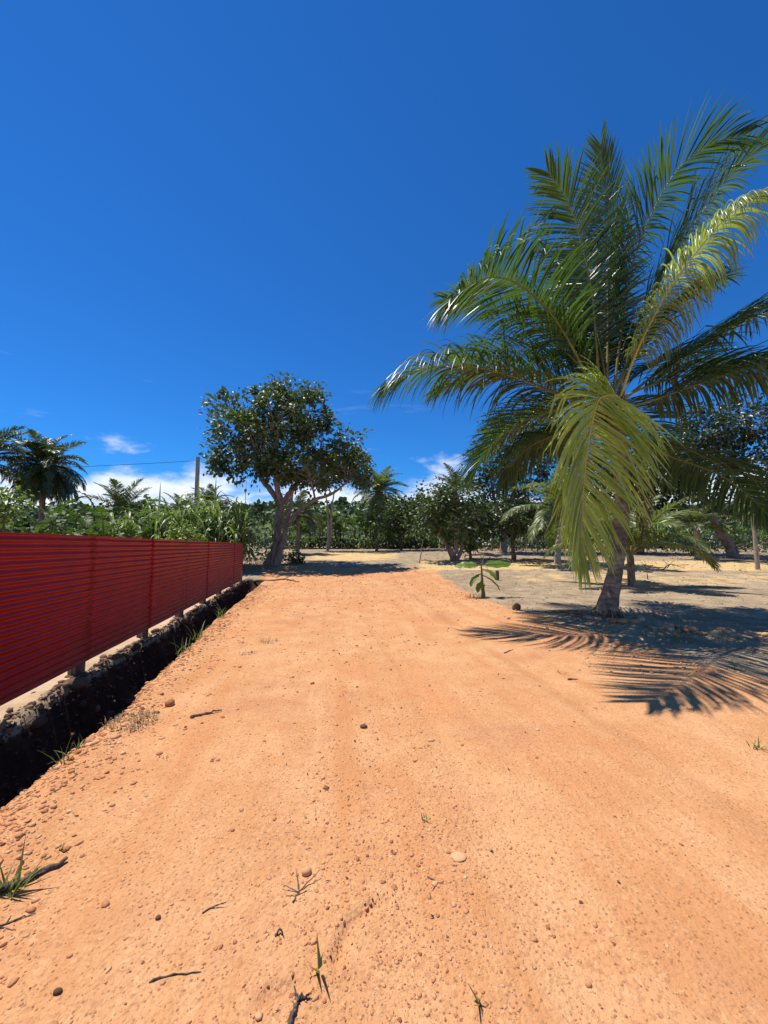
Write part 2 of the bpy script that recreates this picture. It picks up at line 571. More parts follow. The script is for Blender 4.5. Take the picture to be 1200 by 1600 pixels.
M['dry_grass'] = leaf_mat('dry_grass', (0.16, 0.125, 0.075), (0.34, 0.28, 0.17), 0.8, 0.2, tcol=(1.2, 1.1, 0.8), spec=0.2)
M['bark_grey'] = bark_mat('grey_bark', (0.12, 0.085, 0.068), (0.34, 0.27, 0.22), 5.0)
M['bark_brown'] = bark_mat('brown_bark', (0.075, 0.050, 0.036), (0.22, 0.155, 0.11), 5.0)
M['bark_pale'] = bark_mat('pale_bark', (0.25, 0.215, 0.175), (0.46, 0.41, 0.34), 6.0)
M['stalk'] = plain_mat('green_stalk', (0.08, 0.105, 0.035), (0.22, 0.21, 0.09), 8.0, 0.55)
M['banana_stem'] = plain_mat('banana_stem', (0.11, 0.085, 0.045), (0.27, 0.23, 0.10), 6.0, 0.6)
M['twig'] = bark_mat('dry_twig', (0.055, 0.038, 0.030), (0.20, 0.145, 0.11), 25.0)
M['timber'] = bark_mat('grey_timber', (0.20, 0.155, 0.12), (0.42, 0.34, 0.26), 12.0, (1, 1, 0.12), 0.4, 0.008)
M['concrete'] = plain_mat('weathered_concrete', (0.28, 0.26, 0.235), (0.42, 0.40, 0.37), 6.0, 0.9, 0.2, 0.3)
M['wire'] = plain_mat('black_cable', (0.03, 0.03, 0.032), (0.05, 0.05, 0.052), 6.0, 0.6)
M['husk'] = plain_mat('coconut_husk', (0.09, 0.055, 0.035), (0.22, 0.14, 0.08), 12.0, 0.9, 0.2, 0.5)
M['orange_fruit'] = plain_mat('orange_fruit', (0.45, 0.14, 0.02), (0.60, 0.25, 0.04), 8.0, 0.5)
M['hill'] = plain_mat('hill_grass', (0.055, 0.085, 0.030), (0.12, 0.15, 0.05), 0.05, 0.95, 0.1, use_tint=False)

# ------------------------------------------------------------------ the ground
ZY = [(-20, 0), (0, 0), (3, 0), (8, -0.1), (14, -0.24), (17, -0.27), (21, -0.15), (25, 0.1), (40, 0.5), (60, 0.75), (120, 1.0), (700, 1.0)]
ZY_Y = [a for a, b in ZY]
ZY_Z = [b for a, b in ZY]


def fence_x(y):
    return -2.81 - 0.198 * np.clip(y, -6.0, 20.0)


def ditch_shape(u, y):
    wd = np.interp(y, [2, 6, 9, 18], [1.08, 1.05, 0.88, 0.90])
    wl = 0.05 * vnoise(y * 1.7, 0.3, 3) + 0.05 * vnoise(y * 6.0, 2.3, 4) + 0.03 * vnoise(y * 15.0, 4.3, 6)
    wr = 0.06 * vnoise(y * 1.1, 5.1, 8) + 0.03 * vnoise(y * 4.1, 1.1, 9)
    a = 1 - smooth(y, 17.6, 18.6)
    return a * smooth(u, 0.015 + wl, 0.30 + wl) * (1 - smooth(u, wd - 0.24 + wr, wd + 0.02 + wr)), wd


def zg(x, y):
    x = np.asarray(x, float)
    y = np.asarray(y, float)
    u = x - fence_x(y)
    z = np.interp(y, ZY_Y, ZY_Z)
    z = z + 0.018 * fbm(x * 0.7, y * 0.7, 1) + 0.010 * fbm(x * 2.6, y * 2.6, 5) * (1 - 0.6 * smooth(y, 6, 14))
    z = z + 0.10 * fbm(x * 0.13, y * 0.13, 11) * smooth(y, 14, 40)
    z = z + 0.05 * fbm(x * 0.8, y * 0.8, 21, 3) * smooth(x, 3.5, 5.0) * smooth(y, 4, 7)
    drop = np.interp(y, [3, 8, 17], [0.10, 0.05, -0.04])
    z = z + 0.03 * fbm(x * 5, y * 5, 51, 3) * (1 - smooth(u, 0.3, 0.6)) * smooth(u, -0.8, -0.2) * (1 - smooth(y, 17, 19))
    z = z - drop * (1 - smooth(u, 0.1, 0.6)) * (1 - smooth(y, 17, 20))
    dd, wd = ditch_shape(u, y)
    z = z - dd * (0.70 + 0.06 * vnoise(x * 3, y * 3, 31) + 0.04 * vnoise(x * 9, y * 9, 33))
    z = z + 0.035 * np.exp(-((u - wd - 0.16) / 0.16) ** 2) * (1 - smooth(y, 16, 18))
    for off in (0.0, -1.55):                       # shallow wheel ruts
        c = np.interp(y, [1, 3, 7, 17, 22], [2.35, 2.05, 1.5, 0.6, 0.3]) + off
        z = z - 0.016 * np.exp(-((x - c) / 0.17) ** 2) * (1 - smooth(y, 19, 22))
    z = z + 0.10 * np.exp(-(((x - 4.72) / 0.9) ** 2 + ((y - 8.29) / 0.9) ** 2))
    # two scuffed grooves near the camera
    for (x0, y0, x1, y1, bend, dep) in ((0.0, 1.80, -0.175, 1.57, 0.035, 0.030), (-0.30, 1.48, -0.42, 1.44, 0.01, 0.020)):
        t = np.clip(((x - x0) * (x1 - x0) + (y - y0) * (y1 - y0)) / ((x1 - x0) ** 2 + (y1 - y0) ** 2), 0, 1)
        px = x0 + t * (x1 - x0) - bend * np.sin(math.pi * t)
        py = y0 + t * (y1 - y0) + bend * np.sin(math.pi * t)
        d = np.hypot(x - px, y - py)
        z = z - dep * np.exp(-(d / 0.026) ** 2) + 0.4 * dep * np.exp(-((d - 0.045) / 0.016) ** 2)
    return z


def at(p, dz=0.0):
    return (float(p[0]), float(p[1]), float(zg(p[0], p[1])) + dz)


def steps(*segs):
    out = [np.array([segs[0][0]])]
    for a, b, s in segs:
        n = max(1, int(round((b - a) / s)))
        out.append(np.linspace(a, b, n + 1)[1:])
    return np.concatenate(out)


def geo(a, b, s, g):
    out = []
    while a < b:
        a += s
        s *= g
        out.append(a)
    return np.array(out)


def build_ground():
    rows = np.concatenate([-geo(6, 60, 1.5, 1.5)[::-1], steps((-6, 0.9, 0.4), (0.9, 2.6, 0.025), (2.6, 6, 0.05), (6, 12, 0.09), (12, 24, 0.2)),
                           geo(24, 900, 0.35, 1.09)])
    cols = np.concatenate([-geo(1.0, 420, 0.2, 1.16)[::-1], steps((-1.0, -0.1, 0.1), (-0.1, 1.25, 0.04), (1.25, 2.2, 0.05), (2.2, 4.3, 0.025),
                                                                 (4.3, 9.0, 0.07)), geo(9.0, 420, 0.09, 1.10)])
    Y, U = np.meshgrid(rows, cols, indexing='ij')
    X = U + fence_x(Y)
    Z = zg(X, Y)
    nr, nc = Y.shape
    V = np.stack([X, Y, Z], -1).reshape(-1, 3)
    i = np.arange(nr - 1)[:, None] * nc
    j = np.arange(nc - 1)[None, :]
    F = np.stack([i + j, i + j + 1, i + nc + j + 1, i + nc + j], -1).reshape(-1, 4)
    mb = MB().add(V, F)
    me = mb.mesh('ground', M['earth'])
    x, y, u = X.ravel(), Y.ravel(), U.ravel()
    xr = np.interp(y, [1, 4.5, 6, 9, 11.3, 19, 23], [5.4, 4.45, 4.0, 3.35, 2.95, 2.75, 3.2])
    road = (1 - smooth(x - xr, -0.9, 0.9)) * (1 - smooth(y + 0.12 * x, 21.4, 23.6)) * smooth(u, 0.3, 0.7) * smooth(x, -13, -9)
    sand = smooth(x, 0.8, 3.4) * smooth(y + 0.02 * x, 20.8, 22.3) * (1 - smooth(y + 0.02 * x, 25.4, 27.2)) * (1 - smooth(x, 24, 30))
    sand = np.maximum(sand, 1 - smooth(np.hypot((x + 2.6) / 4.6, (y - 32) / 7.5), 0.3, 1.35))
    sand = np.maximum(sand, 0.47 * (1 - smooth(np.hypot((x - 14) / 12, (y - 18) / 3.5), 0.6, 1.1)))
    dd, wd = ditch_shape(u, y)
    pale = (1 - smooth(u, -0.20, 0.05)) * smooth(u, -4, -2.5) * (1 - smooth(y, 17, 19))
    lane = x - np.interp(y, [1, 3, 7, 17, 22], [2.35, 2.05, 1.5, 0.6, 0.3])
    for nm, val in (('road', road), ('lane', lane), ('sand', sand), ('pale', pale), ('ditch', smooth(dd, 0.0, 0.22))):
        a = me.attributes.new(nm, 'FLOAT', 'POINT')
        a.data.foreach_set('value', val.astype(np.float32))
    o = link('ground', me)
    tag(o, kind='structure')
    o['label'] = 'orange laterite track and grey bare field with a ditch along the red fence'
    return o


build_ground()

ICO_V = None


def ico():
    global ICO_V
    p = (1 + 5 ** 0.5) / 2
    V = unit(np.array([[-1, p, 0], [1, p, 0], [-1, -p, 0], [1, -p, 0], [0, -1, p], [0, 1, p], [0, -1, -p], [0, 1, -p],
                       [p, 0, -1], [p, 0, 1], [-p, 0, -1], [-p, 0, 1]], float))
    F = np.array([[0, 11, 5], [0, 5, 1], [0, 1, 7], [0, 7, 10], [0, 10, 11], [1, 5, 9], [5, 11, 4], [11, 10, 2], [10, 7, 6], [7, 1, 8],
                  [3, 9, 4], [3, 4, 2], [3, 2, 6], [3, 6, 8], [3, 8, 9], [4, 9, 5], [2, 4, 11], [6, 2, 10], [8, 6, 7], [9, 8, 1]])
    return V, F


def ico2():
    V, F = ico()
    V = list(map(tuple, V))
    idx = {}
    out = []

    def midp(a, b):
        k = (min(a, b), max(a, b))
        if k not in idx:
            m = unit((np.array(V[a]) + np.array(V[b])) / 2)
            idx[k] = len(V)
            V.append(tuple(m))
        return idx[k]
    for a, b, c in F:
        ab, bc, ca = midp(a, b), midp(b, c), midp(c, a)
        out += [[a, ab, ca], [b, bc, ab], [c, ca, bc], [ab, bc, ca]]
    return np.array(V), np.array(out)


def pebbles(mb, x, y, size, tint, rng, sink=0.2, flat=(0.45, 0.8), z=None):
    V0, F0 = ico()
    n = len(x)
    V = V0[None] * (1 + rng.uniform(-0.22, 0.22, (n, 12, 1)))
    sc = np.stack([rng.uniform(0.75, 1.35, n), rng.uniform(0.6, 1.0, n), rng.uniform(*flat, n)], -1) * size[:, None]
    V = V * sc[:, None, :]
    a = rng.uniform(0, 2 * math.pi, n)
    ca, sa = np.cos(a)[:, None], np.sin(a)[:, None]
    X = V[..., 0] * ca - V[..., 1] * sa
    Y = V[..., 0] * sa + V[..., 1] * ca
    zz = (zg(x, y) if z is None else z)
    tl = rng.uniform(-0.25, 0.25, (n, 1))
    P = np.stack([X + x[:, None], Y + y[:, None], V[..., 2] + X * tl + (zz + sc[:, 2] * (0.5 - sink))[:, None]], -1)
    F = (np.arange(n)[:, None, None] * 12 + F0[None]).reshape(-1, 3)
    mb.add(P.reshape(-1, 3), F, 0, np.repeat(tint, 12))


def build_gravel():
    rng = np.random.default_rng(3)
    xs, ys, ss = [], [], []

    def put(x, y, s):
        xs.append(x)
        ys.append(y)
        ss.append(s)
    # fine grit over the near track
    n = 60000
    y = 1.15 + 5.2 * rng.random(n) ** 1.9
    x = rng.uniform(-1.1, 1.1, n) * (0.55 + y)
    dens = 0.55 + 0.6 * fbm(x * 1.3, y * 1.3, 40) + 0.3 * fbm(x * 5, y * 5, 44)
    rut = np.exp(-((x - np.interp(y, [1, 3, 7], [2.35, 2.05, 1.5])) / 0.45) ** 2)
    k = rng.random(n) < np.clip(dens - 0.45 * rut - 0.25 * smooth(x, 0.8, 2.2), 0.03, 1) * 0.40
    put(x[k], y[k], 0.0018 + 0.0014 * rng.gamma(1.2, 1.0, k.sum()))
    # coarser patches in the middle of the track
    for (cx, cy, r, m, s0) in ((0.10, 1.92, 0.34, 1500, 0.0055), (0.12, 2.55, 0.45, 900, 0.006), (0.22, 1.62, 0.28, 700, 0.005), (-0.1, 3.1, 0.5, 500, 0.007),
                               (-0.8, 1.6, 0.5, 300, 0.006), (-1.0, 6.5, 1.2, 1300, 0.010), (-2.2, 12.0, 1.6, 1500, 0.014), (1.9, 12.5, 1.3, 1700, 0.014),
                               (1.2, 9.5, 1.2, 600, 0.012), (0.2, 4.5, 1.5, 1200, 0.008), (2.4, 16, 2.0, 1200, 0.018), (-2, 17, 3.0, 1600, 0.02)):
        put(rng.normal(cx, r, m), rng.normal(cy, r * 1.1, m), s0 * 0.62 * (0.4 + rng.gamma(1.5, 0.55, m)))
    # loose flat stones along the lip of the ditch
    m = 5200
    y = 1.3 + 14 * rng.random(m) ** 1.8
    u = np.interp(y, [2, 6, 9, 18], [1.08, 1.05, 0.88, 0.90]) + rng.gamma(1.3, 0.16, m) - 0.05
    put(fence_x(y) + u, y, np.interp(y, [1, 5, 15], [0.008, 0.010, 0.016]) * (0.4 + rng.gamma(1.5, 0.5, m)))
    x, y, s = np.concatenate(xs), np.concatenate(ys), np.concatenate(ss)
    keep = (x - fence_x(y) > 0.95) & (y > 1.0)
    x, y, s = x[keep], y[keep], np.minimum(s[keep], 0.05)
    mb = MB()
    tint = np.clip(rng.normal(0.45, 0.24, len(x)), 0, 1)
    pebbles(mb, x, y, s, tint, rng, sink=0.45, flat=(0.35, 0.65))
    o = mb.build('gravel', M['gravel'])
    tag(o, 'loose orange and tan gravel scattered over the laterite track', 'gravel', kind='stuff')
    # rubble of the ditch bank
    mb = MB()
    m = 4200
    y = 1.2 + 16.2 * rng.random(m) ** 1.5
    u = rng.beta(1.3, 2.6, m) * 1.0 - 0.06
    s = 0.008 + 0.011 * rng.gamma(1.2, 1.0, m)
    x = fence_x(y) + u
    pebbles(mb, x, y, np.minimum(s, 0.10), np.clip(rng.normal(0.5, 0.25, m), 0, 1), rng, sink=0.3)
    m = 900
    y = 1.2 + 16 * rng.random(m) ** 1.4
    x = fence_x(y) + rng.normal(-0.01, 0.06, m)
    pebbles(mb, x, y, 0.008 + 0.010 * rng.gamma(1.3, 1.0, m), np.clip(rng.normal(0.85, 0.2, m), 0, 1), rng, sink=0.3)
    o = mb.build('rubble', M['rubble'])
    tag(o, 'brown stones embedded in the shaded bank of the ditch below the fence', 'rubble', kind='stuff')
    # clods and litter on the grey field
    mb = MB()
    m = 9000
    y = 4.8 + 40 * rng.random(m) ** 1.7
    x = 2.6 + rng.random(m) * (1.2 * y)
    s = np.interp(y, [5, 20, 45], [0.010, 0.022, 0.045]) * (0.5 + rng.gamma(1.3, 0.5, m))
    pebbles(mb, x, y, np.minimum(s, 0.09), np.clip(rng.normal(0.45, 0.28, m), 0, 1), rng, sink=0.3)
    o = mb.build('clods', M['pale_stone'])
    tag(o, 'small pale clods and stones lying over the grey bare field', 'clods', kind='stuff')


build_gravel()

STONE_MESHES = {}


def stone_mesh(kind, k, mat):
    key = (kind, k)
    if key not in STONE_MESHES:
        rng = np.random.default_rng(100 + k)
        V, F = ico2()
        V = V * (1 + 0.16 * np.stack([vnoise(V[:, 0] * 1.6 + k * 3, V[:, 1] * 1.6 + V[:, 2] * 2.1, k)] * 3, -1))
        V = V * np.array([rng.uniform(0.9, 1.3), rng.uniform(0.75, 1.0), rng.uniform(0.55, 0.8)])
        STONE_MESHES[key] = MB().add(V, F, 0, rng.uniform(0.15, 0.95)).mesh('stone', mat)
    return STONE_MESHES[key]


def put_stone(name, xy, size, label, category='stone', group=None, mat='pale_stone', k=0, rz=0.0, sink=0.25, flat=1.0):
    o = link(name, stone_mesh(mat, k, M[mat]), None, at(xy, size * (0.62 * flat - sink)))
    o.scale = (size, size, size * flat)
    o.rotation_euler = (0, 0, rz)
    return tag(o, label, category, group)


# ------------------------------------------------------------------ corrugated fence
def build_fence():
    y_end = 16.7
    root = thing('corrugated_fence', 'long low fence of dark red corrugated metal sheets beside the ditch', 'fence', at((float(fence_x(3.5)), 3.5)))
    o0 = np.array(root.location)
    adir = unit(np.array([-0.198, 1.0, -0.0187]))
    nrm = unit(np.array([1.0, 0.198, 0.0]))
    up = np.array([0.0, 0.0, 1.0])
    seams = [1.09 + 1.95 * k for k in range(8)]
    rng = np.random.default_rng(5)
    pitch = 0.08
    for k, ys in enumerate(seams):
        for row in (0, 1):
            base = np.array([fence_x(ys), ys, 0.075 - 0.0187 * (ys - 3.5) + 0.80 * row])
            s = np.linspace(0.0, 2.075, 15)
            h = np.linspace(0.0, 0.84 if row == 0 else 0.79, 11 * 12 + 1)
            S, Hh = np.meshgrid(s, h, indexing='ij')
            wave = 0.0105 * np.cos(2 * math.pi * Hh / pitch)
            dent = 0.010 * fbm(S * 0.9 + 7 * k, Hh * 1.3 + 5 * row, 60 + k) + 0.004 * fbm(S * 4 + 3 * k, Hh * 5, 70 + k)
            dent *= smooth(S, 0.0, 0.7) * (1 - smooth(S, 1.35, 2.0))
            edge = 0.006 * vnoise(S * 3 + k * 5, 0 * S + row, 80) * (Hh > 0.7) * row
            lift = 0.004 * (k % 2) + 0.009 * row
            sag = 0.0
            P = base + S[..., None] * adir + (Hh + edge + sag)[..., None] * up + (wave + dent + lift)[..., None] * nrm
            ns, nh = S.shape
            i = np.arange(ns - 1)[:, None] * nh
            j = np.arange(nh - 1)[None, :]
            F = np.stack([i + j, i + nh + j, i + nh + j + 1, i + j + 1], -1).reshape(-1, 4)
            o = MB().add(P.reshape(-1, 3) - o0, F).build('metal_sheet', M['red'], root)
            md = o.modifiers.new('thickness', 'SOLIDIFY')
            md.thickness = 0.0012
            md.offset = -1
            # fixing screws down the seam
            if row == 1:
                for hh in (0.12, 0.36, 0.68):
                    c = base + adir * 0.05 + up * hh + nrm * 0.020 - o0
                    V, F2 = ico()
                    MB().add(V * 0.011 + c, F2).build('screw', M['red'], o)
    for k, ys in enumerate(seams + [y_end]):
        b = np.array([fence_x(ys), ys, 0.0]) - nrm * 0.095 + adir * 0.02
        gz = float(zg(b[0], b[1]))
        top = 1.55 - 0.0187 * (ys - 3.5)
        mb = MB().box((b[0] - o0[0], b[1] - o0[1], (gz - 0.5 + top) / 2 - o0[2]), (0.125, 0.125, top - gz + 0.5), R=[[0.98, 0.198, 0], [-0.198, 0.98, 0], [0, 0, 1]])
        mb.build('post', M['bark_brown'], root, smooth_shade=False)
    for hz in (0.45, 1.25):
        a = np.array([fence_x(1.1), 1.1, 0.075 - 0.0187 * (1.1 - 3.5) + hz]) - nrm * 0.024 - o0
        b = np.array([fence_x(16.8), 16.8, 0.075 - 0.0187 * (16.8 - 3.5) + hz]) - nrm * 0.024 - o0
        R = np.stack([nrm, adir, np.cross(nrm, adir)], -1)
        MB().box((a + b) / 2, (0.022, np.linalg.norm(b - a), 0.07), R=R).build('rail', M['timber'], root, smooth_shade=False)


build_fence()

# ------------------------------------------------------------------ palms
def frond_geo(ctrl, n=80, L=0.95, W=0.042, K=6, grav=0.22, fwd=0.55, vang=0.35, ref=None, twist=0.0, seed=0, start=0.16, r0=0.035, missing=0.03,
              kink=0.12, cross=3, rseg=6, gap=1.0, tw_end=0.9, fixed_n=None, fwd_side=None, roll=0.38, prof_y=(0.5, 0.55, 0.92, 1.0, 0.78, 0.38)):
    """one palm frond: rachis tube + two combs of leaflets.  Returns (rachis pts, radii, leaflet V, leaflet F, tint, per-leaflet vert count)"""
    rng = np.random.default_rng(seed)
    R = spline(ctrl, 40)
    T = unit(np.gradient(R, axis=0))
    if ref is None:
        out = R[-1] - R[0]
        out[2] = 0
        ref = np.array([0, 0, 1.0]) - 0.9 * unit(out)
    N = np.zeros_like(R)
    cur = unit(ref - T[0] * np.dot(ref, T[0]))
    for i in range(len(R)):
        cur = unit(cur - T[i] * np.dot(cur, T[i]))
        N[i] = cur
    tt = np.linspace(0, 1, len(R))
    if twist:
        B = np.cross(T, N)
        a = (twist * smooth(tt, 0.0, tw_end))[:, None]
        N = N * np.cos(a) + B * np.sin(a)
    if fixed_n is not None:
        N = unit(fixed_n - T * np.sum(T * fixed_n, -1, keepdims=True))
    rad = r0 * (1 - 0.88 * tt ** 0.8)
    Vs, Fs, Ts = [], [], []
    for side in (-1, 1):
        t = np.linspace(start, 0.995, n) + rng.normal(0, 0.15 / n, n)
        t = np.clip(t, start, 1.0)
        t = t[rng.random(n) > missing]
        m = len(t)
        p = np.stack([np.interp(t, tt, R[:, k]) for k in range(3)], -1)
        Tt = unit(np.stack([np.interp(t, tt, T[:, k]) for k in range(3)], -1))
        Nt = unit(np.stack([np.interp(t, tt, N[:, k]) for k in range(3)], -1))
        St = np.cross(Tt, Nt) * side
        prof = np.interp(t, [0, start, 0.3, 0.55, 0.8, 1.0], prof_y)
        ln = L * prof * rng.uniform(0.86, 1.08, m)
        fw = (fwd if fwd_side is None else np.interp(t, [0, 0.3, 1.0], fwd_side[0 if side < 0 else 1])) + 0.55 * smooth(t, 0.6, 1.0) + rng.normal(0, 0.06, m)
        va = vang + rng.normal(0, 0.10, m)
        d = St * (np.cos(fw) * np.cos(va))[:, None] + Tt * np.sin(fw)[:, None] + Nt * (np.cos(fw) * np.sin(va))[:, None]
        d = unit(d)
        g = grav * np.clip(rng.normal(1.0, 0.25, m), 0.3, 2.0)
        kk = np.where(rng.random(m) < kink, rng.integers(2, max(3, K), m), 99)
        pos = p.copy()
        nl = unit(Nt - d * np.sum(Nt * d, -1, keepdims=True))
        ro = rng.normal(0, roll, m)[:, None]
        nl = nl * np.cos(ro) + np.cross(d, nl) * np.sin(ro)
        ws = W * (0.75 + 0.35 * prof) * rng.uniform(0.85, 1.1, m)
        wpro = np.interp(np.linspace(0, 1, K + 1), [0, 0.12, 0.4, 0.75, 1.0], [0.45, 0.85, 1.0, 0.7, 0.06])
        rows = []
        for k in range(K + 1):
            w = np.cross(d, nl)
            hw = (ws * wpro[k] * 0.5)[:, None]
            if cross == 3:
                rows.append(np.stack([pos - w * hw - nl * hw * 0.55, pos, pos + w * hw - nl * hw * 0.55], 1))
            else:
                rows.append(np.stack([pos - w * hw, pos + w * hw], 1))
            pos = pos + d * (ln / K)[:, None]
            down = np.array([0, 0, -1.0])
            gk = g * (0.5 + 1.1 * k / K)
            gk = np.where(kk == k, gk + rng.uniform(0.6, 1.6, m), gk)
            d = unit(d + down * gk[:, None] + rng.normal(0, 0.02, (m, 3)))
            nl = unit(nl - d * np.sum(nl * d, -1, keepdims=True))
        V = np.stack(rows, 1)                                     # m, K+1, c, 3
        c = cross
        per = (K + 1) * c
        f = []
        for k in range(K):
            for q in range(c - 1):
                a0 = k * c + q
                f.append([a0, a0 + 1, a0 + c + 1, a0 + c])
        F = (np.arange(m)[:, None, None] * per + np.array(f)[None]).reshape(-1, 4)
        Fs.append(F + sum(len(v) for v in Vs))
        Vs.append(V.reshape(-1, 3))
        Ts.append(np.repeat(np.clip(rng.normal(0.45, 0.2, m), 0, 1), per))
    return R, rad, np.concatenate(Vs), np.concatenate(Fs), np.concatenate(Ts), (K + 1) * cross


def arc(c, az, el0, length, droop, n=7, power=1.3):
    """control points of a frond leaving the crown at azimuth az, elevation el0 and bending down by droop (all degrees)"""
    p = np.array(c, float)
    out = [p.copy()]
    for k in range(n - 1):
        t = (k + 0.5) / (n - 1)
        el = math.radians(el0 - droop * t ** power)
        a = math.radians(az)
        p = p + np.array([math.cos(a) * math.cos(el), math.sin(a) * math.cos(el), math.sin(el)]) * length / (n - 1)
        out.append(p.copy())
    return out


def build_main_palm():
    base = np.array(at((4.725, 8.286)))
    root = thing('coconut_palm', 'big near coconut palm with arching glossy fronds at the right of the track', 'palm tree', base)

    def rel(p):
        return np.asarray(p, float) - base
    axis = spline([rel((4.671, 8.29, -0.161)), rel((4.783, 8.29, 0.268)), rel((4.962, 8.29, 0.944)), rel((5.159, 8.3, 2.181)), rel((5.157, 8.3, 3.445)),
                   rel((5.038, 8.28, 4.225)), rel((4.95, 8.25, 4.574))], 60)
    axis[0, 2] -= 0.25
    s = np.linspace(0, 1, 60)
    rad = np.interp(s, [0, 0.05, 0.12, 0.25, 0.6, 0.86, 0.95, 1.0], [0.27, 0.225, 0.18, 0.145, 0.13, 0.16, 0.18, 0.13])
    rad = rad * (1 + 0.025 * np.sin(s * 60 * 1.35))
    MB().tube(axis, rad, 20, lump=0.10, seed=2).build('trunk', M['trunk'], root)
    # exposed root bole: short knobbly roots round the foot
    mb = MB()
    rng = np.random.default_rng(11)
    for a in np.linspace(0, 2 * math.pi, 46, endpoint=False):
        a += rng.normal(0, 0.05)
        d = np.array([math.cos(a), math.sin(a), 0])
        h = rng.uniform(0.03, 0.16)
        p = axis[3] * [1, 1, 0]
        mb.tube([p + d * 0.215 + [0, 0, h], p + d * 0.265 + [0, 0, h * 0.5], p + d * rng.uniform(0.29, 0.36) + [0, 0, -0.06]], [0.014, 0.020, 0.016], 5,
                tint=rng.random())
    mb.build('root_bole', M['fibre'], root)
    crown = rel((4.949, 8.25, 4.545))
    cw = np.array((4.949, 8.25, 4.545))
    # leaf bases and brown fibre wrapped round the top of the trunk
    mb = MB()
    for k in range(22):
        a = k * 2.399
        d = np.array([math.cos(a), math.sin(a), 0])
        z0 = -0.75 + 0.035 * k
        mb.tube([crown + d * 0.14 + [0, 0, z0], crown + d * 0.24 + [0, 0, z0 + 0.16], crown + d * 0.30 + [0, 0, z0 + 0.42]], [0.07, 0.06, 0.02], 6, tint=0.4)
    mb.build('leaf_base', M['fibre'], root)
    # the fronds that can be told apart: control points, leaflet length, droop, V-angle, twist, yellow?
    F = [
        # left, low, arching
        ([(4.74, 8.2, 4.242), (4.143, 8.1, 4.548), (3.418, 8.0, 4.806), (2.521, 7.95, 5.121), (1.706, 7.95, 5.275), (0.846, 7.95, 5.219), (0.0, 8.0, 4.791)], 1.35, 0.36, 0.30, 0.0, 0),
        # left, high arch coming towards the camera (its shadow lies on the track)
        ([(4.626, 8.1, 4.548), (4.23, 8.0, 5.327), (3.747, 7.8, 5.997), (3.15, 7.4, 6.345), (2.526, 6.9, 6.375), (1.924, 6.3, 6.087), (1.323, 5.5, 5.416), (0.894, 4.9, 4.777)], 1.14, 0.19, 0.30, 0.45, 0),
        # upright, left of centre
        ([(4.729, 8.2, 4.67), (4.691, 8.2, 5.856), (4.597, 8.15, 7.077), (4.329, 8.0, 8.077), (3.977, 7.8, 8.818), (3.42, 7.5, 9.25)], 1.05, 0.09, 0.22, 0.5, 0),
        # upright centre spear
        ([(4.929, 8.3, 4.737), (5.151, 8.5, 6.621), (5.251, 8.6, 8.404), (5.179, 8.5, 9.915), (5.024, 8.3, 10.749)], 1.0, 0.05, 0.45, 0.3, 0),
        # upright, leaning right
        ([(5.07, 8.3, 4.708), (5.339, 8.3, 6.353), (5.598, 8.2, 7.785), (5.907, 8.0, 8.748), (6.284, 7.7, 9.483), (6.667, 7.3, 9.647), (6.995, 6.9, 9.405)], 1.15, 0.12, 0.18, -0.5, 0),
        # sunlit yellow-green, right, towards the camera and out of the frame
        ([(5.083, 8.1, 4.576), (5.219, 7.9, 5.21), (5.326, 7.6, 5.748), (5.538, 7.2, 6.4), (5.781, 6.8, 6.88), (5.985, 6.4, 7.199), (6.115, 6.0, 7.265), (6.321, 5.6, 7.131)], 0.88, 0.85, 0.10, -0.2, 1),
        # behind it, straighter
        ([(5.171, 8.3, 4.766), (5.731, 8.4, 6.26), (6.385, 8.3, 7.708), (6.996, 8.0, 8.748), (7.547, 7.7, 9.498), (8.06, 7.3, 9.928)], 1.15, 0.16, 0.15, -0.4, 0),
        # right, mid-height
        ([(5.144, 8.2, 4.556), (5.827, 8.2, 5.102), (6.617, 8.1, 5.589), (7.466, 8.0, 6.11), (8.219, 7.9, 6.451), (8.825, 7.7, 6.495)], 1.15, 0.24, 0.28, 0.0, 0),
        # right, low
        ([(5.136, 8.2, 4.385), (5.802, 8.1, 4.591), (6.484, 7.9, 4.807), (7.035, 7.6, 4.966), (7.586, 7.3, 5.052), (8.172, 7.0, 4.861)], 1.10, 0.36, 0.20, 0.0, 0),
        # right, hanging low in the shade
        ([(5.239, 8.3, 4.045), (5.968, 8.6, 3.807), (6.611, 8.8, 3.526), (7.348, 8.9, 3.305), (7.932, 8.9, 3.048), (8.5, 8.9, 2.597), (9.055, 8.9, 2.0)], 0.95, 0.30, 0.15, 0.0, 0),
        # left, hanging in the shade
        ([(4.878, 8.4, 4.161), (4.606, 8.9, 4.221), (4.176, 9.3, 4.147), (3.701, 9.6, 3.932), (3.303, 9.8, 3.511), (3.091, 9.9, 2.959)], 0.95, 0.34, 0.15, 0.0, 0),
    ]
    for i, (pts, L, g, va, tw, yel) in enumerate(F):
        P = [rel(p) for p in pts]
        R, rad, V, Q, Tn, per = frond_geo(P, n=150 if yel else 122, L=L * 1.30, W=0.026 if yel else 0.039, K=8, grav=g * 0.72, vang=va, twist=tw, seed=200 + i, r0=0.036, start=0.20)
        fr = MB().tube(R, rad, 7).build('frond', M['rachis_yellow' if yel else 'rachis'], root)
        if yel:
            fr['label'] = 'sunlit yellow-green frond reaching out of frame'
        tag(MB().add(V, Q, 0, Tn).build('leaflets', M['frond_yellow' if yel else 'frond'], fr), kind='stuff')
